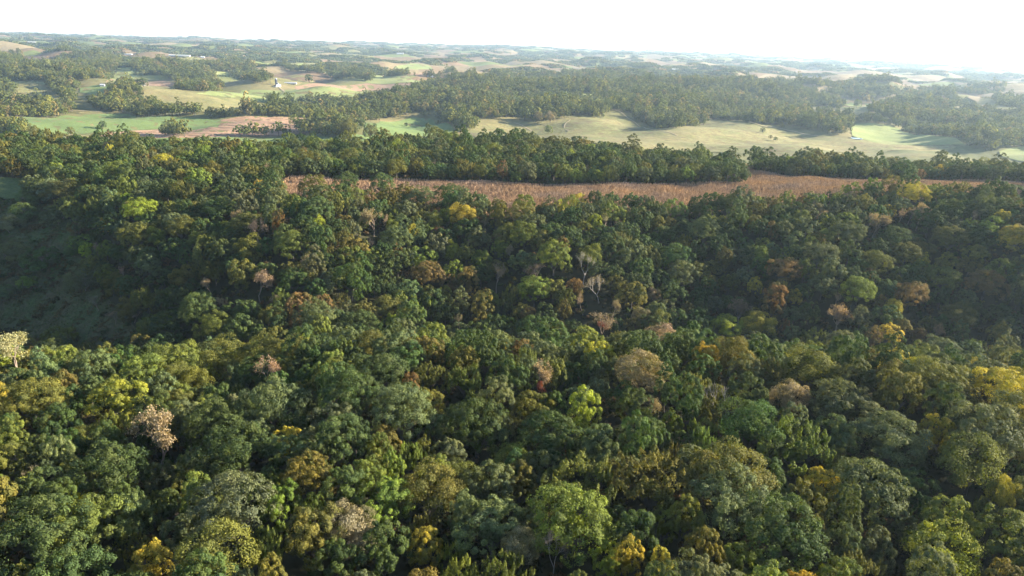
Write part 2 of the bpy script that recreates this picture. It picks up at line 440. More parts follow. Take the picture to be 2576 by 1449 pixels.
FIELDS = [
 ("green_field", cA, GREEN, "broad green crop field in the valley left of the brown stubble field",
  [(-150, 640), (0, 655), (330, 640), (460, 622), (900, 613), (1150, 628), (1550, 655), (1530, 708), (1200, 715), (900, 730), (600, 752), (400, 755), (200, 775), (-150, 790)]),
 ("stubble_field", cA, STUBBLE, "reddish brown crop field with dark rows beside the broad green field",
  [(1552, 656), (1640, 640), (2100, 640), (2350, 655), (2400, 700), (2300, 740), (2000, 765), (1700, 772), (1200, 782), (760, 778), (700, 752), (900, 732), (1200, 717), (1532, 710)]),
 ("green_strip", cA, GREEN, "narrow bright green strip in front of the brown stubble field",
  [(700, 800), (1100, 787), (1700, 777), (2100, 774), (2600, 776), (2600, 812), (2100, 818), (1500, 830), (1100, 850), (800, 850)]),
 ("tan_strip", cA, GRASS_DRY, "pale tan grass strip behind the row of dark trees at far left",
  [(-100, 528), (0, 533), (300, 556), (500, 582), (650, 600), (560, 612), (300, 584), (0, 578), (-100, 572)]),
 ("dry_hillside", cA, GRASS_DRY, "dry yellow grass hillside sloping to the valley in front of the farm",
  [(960, 420), (1180, 430), (1300, 460), (1450, 490), (1650, 510), (1850, 540), (2000, 560), (1850, 590), (1700, 600), (1450, 605), (1150, 592), (1000, 570), (1010, 460)]),
 ("hay_field", cA, GREEN_PALE, "pale green hay field below the farm with the dark silo",
  [(1370, 470), (1700, 448), (2000, 448), (2500, 452), (2600, 470), (2560, 525), (2300, 533), (1900, 533), (1700, 503)]),
 ("brown_field", cA, CLOD, "pinkish brown crop field right of the white shed",
  [(2070, 420), (2300, 405), (2576, 398), (2900, 395), (2950, 408), (2830, 430), (2576, 450), (2100, 447)]),
 ("yellow_pasture", cA, GRASS_DRY, "yellow pasture hill above the farm with the dark silo",
  [(1790, 275), (1850, 300), (2150, 350), (2576, 392), (2300, 402), (2100, 410), (1900, 400), (1900, 340)]),
 ("hill_pasture", cA, GREEN_PALE, "light green pasture between two woods on the left hills",
  [(820, 290), (930, 283), (1000, 322), (960, 350), (800, 385), (780, 360), (820, 330)]),
 ("tan_field", cA, CLOD, "isolated pale brown field surrounded by forest at upper left",
  [(150, 215), (390, 215), (385, 240), (260, 264), (150, 266)]),
 ("ploughed_field", cA, CLOD, "narrow brown field behind the single round trees on the hill",
  [(950, 370), (1100, 375), (1230, 402), (1200, 422), (1050, 415), (740, 392)]),
 ("house_lawn", cA, GREEN, "dark green lawn round the small white house",
  [(560, 428), (760, 408), (790, 445), (760, 470), (560, 465)]),
 ("upper_crop", cA, GREEN_PALE, "long light green strip along the hilltop beyond the woods",
  [(1450, 236), (1750, 240), (2130, 254), (2130, 270), (1800, 262), (1450, 250)]),
 ("left_meadow", cA, GRASS_MIX, "olive meadow with faint tracks at far left",
  [(-80, 400), (60, 395), (310, 400), (330, 450), (400, 490), (460, 540), (250, 545), (120, 530), (120, 430)]),
 ("left_hay_strip", cA, GREEN_PALE, "pale hay strip along the foot of the left hills", [(-60, 390), (200, 388), (330, 398), (330, 408), (200, 404), (-60, 402)]),
 ("wood_glade", cA, GREEN_PALE, "light green glade between wooded hills", [(1480, 312), (1600, 320), (1640, 345), (1560, 345), (1480, 330)]),
 ("oval_field", cB, GREEN, "green hill field enclosed by trees in the valley centre",
  [(225, 690), (330, 665), (560, 638), (700, 648), (850, 722), (860, 760), (740, 780), (600, 770), (330, 805), (210, 760)]),
 ("long_meadow", cB, GRASS_MIX, "long tan and green meadow on the valley floor below the wooded hill",
  [(900, 690), (1100, 685), (1300, 680), (1560, 655), (1700, 640), (1980, 650), (2150, 715), (2350, 715), (2480, 690), (2640, 660), (2900, 690), (3280, 740), (3640, 790),
   (3950, 810), (4380, 845), (4300, 880), (3900, 875), (3300, 940), (2576, 880), (2400, 880), (2000, 905), (1600, 890), (1300, 850), (1100, 810), (960, 770)]),
 ("glade", cB, GREEN_PALE, "small bright green field enclosed by woods on the hill",
  [(1730, 470), (1830, 478), (1925, 492), (1905, 528), (1780, 528), (1740, 500)]),
 ("sand_strip", cB, CLOD, "thin tan clearing inside the wooded hill", [(860, 474), (1000, 462), (1135, 458), (1135, 478), (1000, 482), (880, 492)]),
 ("far_crop", cB, GREEN_PALE, "pale green hillside beyond the brown field", [(0, 305), (150, 300), (330, 345), (560, 378), (700, 380), (560, 392), (250, 400), (0, 370)]),
 ("pink_field", cB, CLOD, "pinkish field along the far valley bottom", [(340, 330), (560, 320), (720, 335), (700, 358), (480, 355), (350, 350)]),
 ("far_mound", cB, GREEN_PALE, "dull green far mound with a pale field above", [(420, 290), (520, 265), (640, 265), (700, 300), (560, 305)]),
 ("far_tan_strip", cB, TAN, "pale tan field on the far upland behind the wooded hill", [(1420, 325), (1560, 308), (1640, 310), (1640, 335), (1500, 345), (1420, 342)]),
 ("far_tan_field", cB, TAN, "thin tan field among the woods on the far upland", [(1600, 292), (1700, 280), (1840, 284), (1700, 300), (1610, 304)]),
 ("lit_slope", cC, GREEN_PALE, "bright yellow green slope beside the pond",
  [(1075, 612), (1200, 640), (1350, 680), (1700, 722), (2000, 772), (2160, 830), (1900, 836), (1600, 830), (1440, 795), (1370, 770), (1360, 720), (1350, 690), (1200, 662), (1090, 650)]),
 ("lit_glade", cC, GRASS_DRY, "sunlit yellow glade between the woods at right", [(1030, 572), (1150, 558), (1330, 580), (1480, 600), (1400, 625), (1250, 605), (1110, 592)]),
 ("lit_patch", cC, GREEN_PALE, "sunlit grass patch in the gap of the right woods", [(1265, 508), (1400, 532), (1510, 548), (1400, 562), (1310, 550)]),
 ("upland_field", cC, TAN, "long tan field on the upland at right", [(500, 366), (720, 352), (920, 345), (1180, 341), (1390, 345), (1330, 368), (1000, 372), (600, 384)]),
 ("bare_field", cC, TAN, "pale bare field on the hazy right upland", [(2180, 500), (2300, 480), (2450, 445), (2650, 420), (2650, 492), (2400, 505), (2250, 530)]),
 ("clearing", cC, TAN, "pale clearing among the hazy right woods", [(2170, 548), (2250, 545), (2360, 570), (2490, 590), (2420, 607), (2300, 575)]),
 ("river_field", cC, GREEN_PALE, "pale sunlit field at the right edge of the valley", [(2400, 880), (2500, 855), (2700, 840), (2700, 960), (2480, 930), (2410, 910)]),
 ("slope_strip", cC, GREEN_PALE, "thin light strip between bands of wood on the right hill", [(820, 428), (1000, 452), (1180, 488), (1150, 492), (960, 466), (820, 440)]),
 ("pale_upland", cC, TAN, "pale upland fields near the right horizon", [(0, 262), (300, 262), (520, 268), (500, 280), (200, 284), (0, 276)]),
 ("pale_ridge", cC, TAN, "pale ridge field above the dark hill at right", [(1700, 392), (1860, 376), (2160, 404), (2120, 412), (1850, 394)]),
]
lift = .3
for nm, conv, mt, lab, pts in FIELDS:
    P = world_poly(pts, conv)
    if len(P) < 3: continue
    # a ray that grazes a bump may land far off: keep the outline within a sane span
    FIELD_POLYS[nm] = P
    lift += .03
    drape(nm, P, mt, lab, lift)

def ribbon(name, pts, width, mat, label, lift=.8, kind='structure', cyc=False):
    q = np.array(pts, float)
    # resample
    seg = np.hypot(*np.diff(q, axis=0).T); s = np.concatenate([[0], np.cumsum(seg)])
    n = max(6, int(s[-1] / 12)); n = min(n, 160)
    u = np.linspace(0, s[-1], n)
    c = np.column_stack([np.interp(u, s, q[:, 0]), np.interp(u, s, q[:, 1])])
    for _ in range(3):
        c[1:-1] = (c[:-2] + 2 * c[1:-1] + c[2:]) / 4
    d_ = np.gradient(c, axis=0); d_ /= np.maximum(np.hypot(*d_.T)[:, None], 1e-6)
    nn = np.column_stack([-d_[:, 1], d_[:, 0]])
    wv = width * (.85 + .3 * np.sin(u * .05) * .5)
    a = c + nn * wv[:, None] / 2; b = c - nn * wv[:, None] / 2
    v = np.concatenate([np.column_stack([a, ground_z(a[:, 0], a[:, 1]) + lift]), np.column_stack([b, ground_z(b[:, 0], b[:, 1]) + lift])])
    i = np.arange(n - 1)
    f = np.stack([i + n, i + n + 1, i + 1, i], -1)
    o = link(name, mesh_np(name, v, f.ravel(), np.full(n - 1, 4), [mat], smooth=True))
    return tag(o, label, kind=kind)

ribbon("dirt_track", world_poly([(1665, 655), (1640, 680), (1610, 700), (1625, 720), (1655, 738)], cB), 4, TRACK, "pale curved track climbing from the long meadow into the wood", 1.6)
ribbon("dirt_track", world_poly([(1270, 680), (1330, 692), (1370, 720), (1400, 742)], cB), 4, TRACK, "short pale track on the left of the long meadow", 1.6)
ribbon("dirt_track", world_poly([(1980, 590), (2060, 640), (2130, 680), (2190, 720), (2300, 735), (2420, 770)], cB), 4, TRACK, "pale track running down out of the woods to the meadow", 1.6)
ribbon("dirt_track", world_poly([(345, 638), (480, 660), (700, 692), (860, 716), (1000, 748), (1130, 770)], cC), 6, TRACK, "pale track along the crest of the meadow hill at right", 1.6)
ribbon("farm_lane", world_poly([(1960, 425), (1985, 445), (2000, 460)], cA), 8, TRACK, "pale lane leading up to the farm", 1.6)
ribbon("farm_lane", world_poly([(440, 590), (640, 600), (760, 604), (900, 606)], cA), 6, TRACK, "pale lane along the top of the broad green field", 1.6)

# the pond: a flat sheet of water
m, t, out = new_mat("pond_water")
d = t.nodes.new("ShaderNodeBsdfPrincipled"); d.inputs["Base Color"].default_value = (.05, .06, .06, 1); d.inputs["Roughness"].default_value = .06
t.links.new(d.outputs[0], out.inputs[0])
q = at(*cC(1395, 788)); c0 = q[:2]
pz = ground_z(*c0) + 1.6
a = np.linspace(0, 2 * math.pi, 29)[:-1]
pond_w = np.column_stack([c0[0] + 15 * np.cos(a) * (1 + .12 * np.sin(3 * a)), c0[1] + 24 * np.sin(a) * (1 + .1 * np.cos(2 * a)), np.full(28, pz)])
pond = link("pond", mesh_np("pond", pond_w, np.arange(28), [28], [m]))
tag(pond, "small bright pond below the dark trees on the meadow", kind='structure')

# ------------------------------------------------------------------ tree shapes (unit crowns: radius about 1, base at z = 0)
def unit(v):
    return v / np.maximum(np.linalg.norm(v, axis=-1, keepdims=True), 1e-9)

def leaf_quads(c, n, size, g, along=None, slim=.62):
    """rhombic leaf sprays at points c facing n; returns vertices and quads"""
    N = len(c)
    ref = unit(g.normal(size=(N, 3))) if along is None else along
    u = unit(np.cross(n, ref)); v = np.cross(n, u)
    s = size * g.uniform(.65, 1.35, N)[:, None]
    w = s * slim
    if along is not None: u, v = v, u
    P = np.stack([c - u * s * .5, c - v * w * .5 - n * s * .10, c + u * s * .5, c + v * w * .5 - n * s * .10], 1)
    return P.reshape(-1, 3), np.arange(4 * N).reshape(-1, 4)

def crown(form, seed, majors, minors, leaves, size):
    g = np.random.default_rng(seed)
    C, Nn, Lv, Al = [], [], [], []
    if form == 'column': ax = np.array([.55, .55, 1.15]); cz = 1.1
    elif form == 'feather': ax = np.array([.78, .78, .72]); cz = .78
    else: ax = np.array([.70, .70, .58]); cz = .68
    ph = g.uniform(0, 6.28)
    for i in range(majors):
        zt = 1 - 1.45 * (i + .5) / majors
        th = ph + i * 2.39996 + g.normal() * .25
        rr = math.sqrt(max(0, 1 - zt * zt))
        dj = np.array([rr * math.cos(th), rr * math.sin(th), zt])
        mc = dj * ax * g.uniform(.72, 1.08) + np.array([0, 0, cz])
        mr = g.uniform(.30, .46) * (1.15 if form == 'feather' else 1)
        lobe_tone = g.uniform(0, 1); lobe_b = g.uniform(0, 1)
        for j in range(minors):
            dd = unit(g.normal(size=3) + dj * 1.15 + np.array([0, 0, .45]))
            if form == 'feather':
                sc = mc + dd * mr * g.uniform(.3, .7); sr = mr * g.uniform(.55, .85)
            else:
                sc = mc + dd * mr * g.uniform(.8, 1.12); sr = mr * g.uniform(.34, .52)
            tone = np.clip(lobe_tone + g.normal() * .2, 0, 1)
            n_ = leaves
            e = unit(g.normal(size=(n_, 3)) * .8 + dd * .95 + np.array([0, 0, .3]))
            if form == 'tuft':
                up = unit(dd * .55 + np.array([0, 0, 1.0]) + g.normal(size=3) * .18)
                tt = g.uniform(0, 1, n_)
                pos = sc + up * (tt[:, None] * sr * 2.0 - sr * .4) + e * (sr * .78 * (1.05 - tt) ** .8)[:, None]
                nn = unit(e + g.normal(size=(n_, 3)) * .35)
                al = unit(up + g.normal(size=(n_, 3)) * .35)
            else:
                pos = sc + e * sr * g.uniform(.72, 1.06, n_)[:, None] * np.array([1, 1, .85])
                nn = unit(e + g.normal(size=(n_, 3)) * (.45 if form == 'feather' else .27))
                al = None
            C.append(pos); Nn.append(nn)
            if al is not None: Al.append(al)
            Lv.append(np.column_stack([np.clip(g.normal(.5, .22, n_) + (tone - .5) * .3, 0, 1), np.full(n_, tone), np.full(n_, np.clip(lobe_b + g.normal() * .15, 0, 1)), np.ones(n_)]))
    C = np.concatenate(C); Nn = np.concatenate(Nn); Lv = np.concatenate(Lv)
    if form == 'tuft':
        V, Q = leaf_quads(C, Nn, size * 1.15, g, np.concatenate(Al), .42)
    else:
        V, Q = leaf_quads(C, Nn, size, g)
    # a loose fill inside so that no light shines straight through
    n_ = max(12, len(C) // 14)
    e = unit(g.normal(size=(n_, 3)))
    pos = e * ax * .55 * g.uniform(.2, 1, n_)[:, None] + np.array([0, 0, cz * .92])
    V2, Q2 = leaf_quads(pos, unit(g.normal(size=(n_, 3))), size * 2.2, g)
    Lv2 = np.tile([.35, .5, 0, 1], (n_, 1))
    return np.concatenate([V, V2]), np.concatenate([Q, Q2 + len(V)]), np.concatenate([Lv, Lv2])

def tubes(paths, sides=4):
    """tapered tubes along lists of (point, radius)"""
    V, Q, k = [], [], 0
    for path in paths:
        pts = np.array([p_ for p_, _ in path]); rad = [r_ for _, r_ in path]
        for i in range(len(pts)):
            d_ = unit((pts[min(i + 1, len(pts) - 1)] - pts[max(i - 1, 0)])[None])[0]
            a_ = unit(np.cross(d_, [.31, .95, .05])[None])[0]; b_ = np.cross(d_, a_)
            for j in range(sides):
                w_ = 2 * math.pi * j / sides
                V.append(pts[i] + rad[i] * (a_ * math.cos(w_) + b_ * math.sin(w_)))
        for i in range(len(pts) - 1):
            for j in range(sides):
                j2 = (j + 1) % sides
                Q.append((k + i * sides + j, k + i * sides + j2, k + (i + 1) * sides + j2, k + (i + 1) * sides + j))
        k += len(pts) * sides
    return np.array(V), np.array(Q)

def trunk_paths(seed, limbs=6):
    """unit trunk: from z = 0 to the crown base at z = 1, with limbs that rise into the crown"""
    g = np.random.default_rng(seed)
    b = g.normal(size=2) * .25
    top = np.array([b[0], b[1], 1.0])
    P = [[(np.array([0, 0, -.05]), 1.25), (np.array([b[0] * .2, b[1] * .2, .15]), .85), (np.array([b[0] * .6, b[1] * .6, .6]), .72), (top, .6), (top + [b[0], b[1], .55], .28)]]
    for i in range(limbs):
        th = i * 2.4 + g.uniform(0, 1); L = g.uniform(4.5, 8)
        s_ = np.array([b[0] * .8, b[1] * .8, g.uniform(.7, 1.0)])
        e_ = s_ + np.array([math.cos(th) * L, math.sin(th) * L, g.uniform(.45, .95)])
        P.append([(s_, .38), ((s_ + e_) / 2 + np.array([0, 0, .12]), .25), (e_, .08)])
    return P

def bare_paths(seed, depth=5, spread=.62, r0=.035, droop=0.0, stems=1):
    """unit bare tree: from z = 0 up to about 2, radius about 1"""
    g = np.random.default_rng(seed)
    out_, tips = [], []
    def grow(p_, d_, L, r_, k):
        n_ = 3
        path = [(p_, r_)]
        q_ = p_
        for i in range(n_):
            d_ = unit((d_ + g.normal(size=3) * .14 + np.array([0, 0, .05]))[None])[0]
            q_ = q_ + d_ * L / n_
            path.append((q_, r_ * (1 - .35 * (i + 1) / n_)))
        out_.append(path)
        if k == 0:
            tips.append((q_, d_)); return
        nb = 2 if k > depth - 1 else (3 if g.random() < .6 else 2)
        for i in range(nb):
            ax_ = unit(g.normal(size=(1, 3)))[0]
            nd = unit((d_ + np.cross(d_, ax_) * spread * g.uniform(.7, 1.5) + np.array([0, 0, .10 - droop]))[None])[0]
            grow(q_, nd, L * g.uniform(.62, .86), r_ * (.62 if nb < 3 else .56), k - 1)
        if k <= 3 and g.random() < .7:
            j = 1 + int(g.integers(2))
            ax_ = unit(g.normal(size=(1, 3)))[0]
            grow(path[j][0], unit((d_ + np.cross(d_, ax_) * 1.1)[None])[0], L * .55, r_ * .45, k - 1 if k < 3 else k - 2)
    for s_ in range(stems):
        d0 = unit(np.array([[g.normal() * (.12 if stems == 1 else .4), g.normal() * (.12 if stems == 1 else .4), 1]]))[0]
        grow(np.array([0, 0, -.03]), d0, .55, r0, depth)
    return out_, tips

FORMS = {}
def crown_mesh(form, seed, lod):
    # near: fine leaf sprays; middle: larger sprays; far: a few dozen large clumps
    mj, mn, lv, sz = {'near': (14, 8, 100, .057), 'mid': (13, 8, 66, .074), 'far': (9, 4, 17, .215), 'big': (22, 9, 78, .047)}[lod]
    if form == 'feather': mj, mn, lv = mj, max(3, (mn * 3) // 4), int(lv * 1.25)
    if lod == 'big': mj, mn, lv, sz = 22, 9, 78, .047
    V, Q, L = crown(form, seed, mj, mn, lv, sz)
    if lod == 'near': V = V.astype(np.float32)
    return V, Q, L

NEAR = {}
NEAR['big'] = []
for k in range(3):
    V, Q, L = crown_mesh('oak', 60 + k, 'big')
    NEAR['big'].append(mesh_np("crown", V, Q.ravel(), np.full(len(Q), 4), [LEAF], attrs={'leafvar': ('FACE', L)}))
for form, n in (('oak', 6), ('tuft', 3), ('feather', 3), ('column', 2)):
    NEAR[form] = []
    for k in range(n):
        V, Q, L = crown_mesh(form, 100 + 17 * k + len(form), 'near')
        NEAR[form].append(mesh_np("crown", V, Q.ravel(), np.full(len(Q), 4), [LEAF], attrs={'leafvar': ('FACE', L)}))
TRUNK = []
for k in range(3):
    V, Q = tubes(trunk_paths(40 + k), 6)
    TRUNK.append(mesh_np("trunk", V, Q.ravel(), np.full(len(Q), 4), [BARK], smooth=True))
PTRUNK = []
V, Q = tubes(trunk_paths(47), 6)
PTRUNK.append(mesh_np("trunk", V, Q.ravel(), np.full(len(Q), 4), [PALE_BARK], smooth=True))

BARE = []       # branches mesh, sparse leaves mesh
def bare_meshes(seed, mat, depth, r0, leafn, spread=.62, stems=1, leafs=.07):
    paths, tips = bare_paths(seed, depth, spread, r0, stems=stems)
    V, Q = tubes(paths, 3)
    ext = np.percentile(np.hypot(V[:, 0], V[:, 1]), 97)
    f_ = 1.0 / ext
    zf = 1.75 / np.percentile(V[:, 2], 99)
    V = V * [f_, f_, zf]
    bm_ = mesh_np("branches", V, Q.ravel(), np.full(len(Q), 4), [mat], smooth=True)
    lm_ = None
    if leafn:
        g = np.random.default_rng(seed + 1)
        tp = np.array([t_[0] for t_ in tips]) * [f_, f_, zf]
        c = np.repeat(tp, leafn, 0) + g.normal(size=(len(tp) * leafn, 3)) * .055
        V2, Q2 = leaf_quads(c, unit(g.normal(size=c.shape) + [0, 0, .5]), leafs, g)
        tone = np.repeat(g.uniform(0, 1, len(tp)), leafn)
        lm_ = mesh_np("leaves", V2, Q2.ravel(), np.full(len(Q2), 4), [LEAF],
                      attrs={'leafvar': ('FACE', np.column_stack([np.clip(g.normal(.5, .25, len(c)), 0, 1), tone, 0 * tone, 0 * tone + 1]))})
    return bm_, lm_
TANS = [bare_meshes(s_, TAN_BARK, 6, .042, 8, leafs=.062) for s_ in (301, 302, 303)]
BARES = [bare_meshes(s_, TAN_BARK, 6, .050, 3, leafs=.055) for s_ in (311, 312)] + [bare_meshes(313, PALE_BARK, 6, .055, 2, leafs=.05)]
DEADS = [bare_meshes(s_, PALE_BARK, 4, .045, 0, .7, stems=2) for s_ in (321, 322)]

# ------------------------------------------------------------------ trees: colours, and what each one is called
TINT = {'G': (.054, .088, .030), 'S': (.095, .122, .060), 'O': (.115, .118, .033), 'L': (.120, .155, .034), 'U': (.21, .26, .033),
        'Y': (.34, .295, .045), 'T': (.225, .19, .13), 'R': (.16, .112, .05), 'B': (.24, .19, .15), 'D': (.19, .175, .16), 'V': (.27, .265, .04)}
CWORD = {'G': 'dark green', 'S': 'silvery green', 'O': 'olive', 'L': 'fresh green', 'U': 'lime green', 'Y': 'golden yellow', 'V': 'yellow',
         'T': 'tan half bare', 'R': 'rusty brown', 'B': 'bare twiggy', 'D': 'dead grey'}
FWORD = {'oak': 'rounded', 'tuft': 'spiky topped', 'feather': 'smooth domed', 'column': 'narrow upright', 'bare': ''}

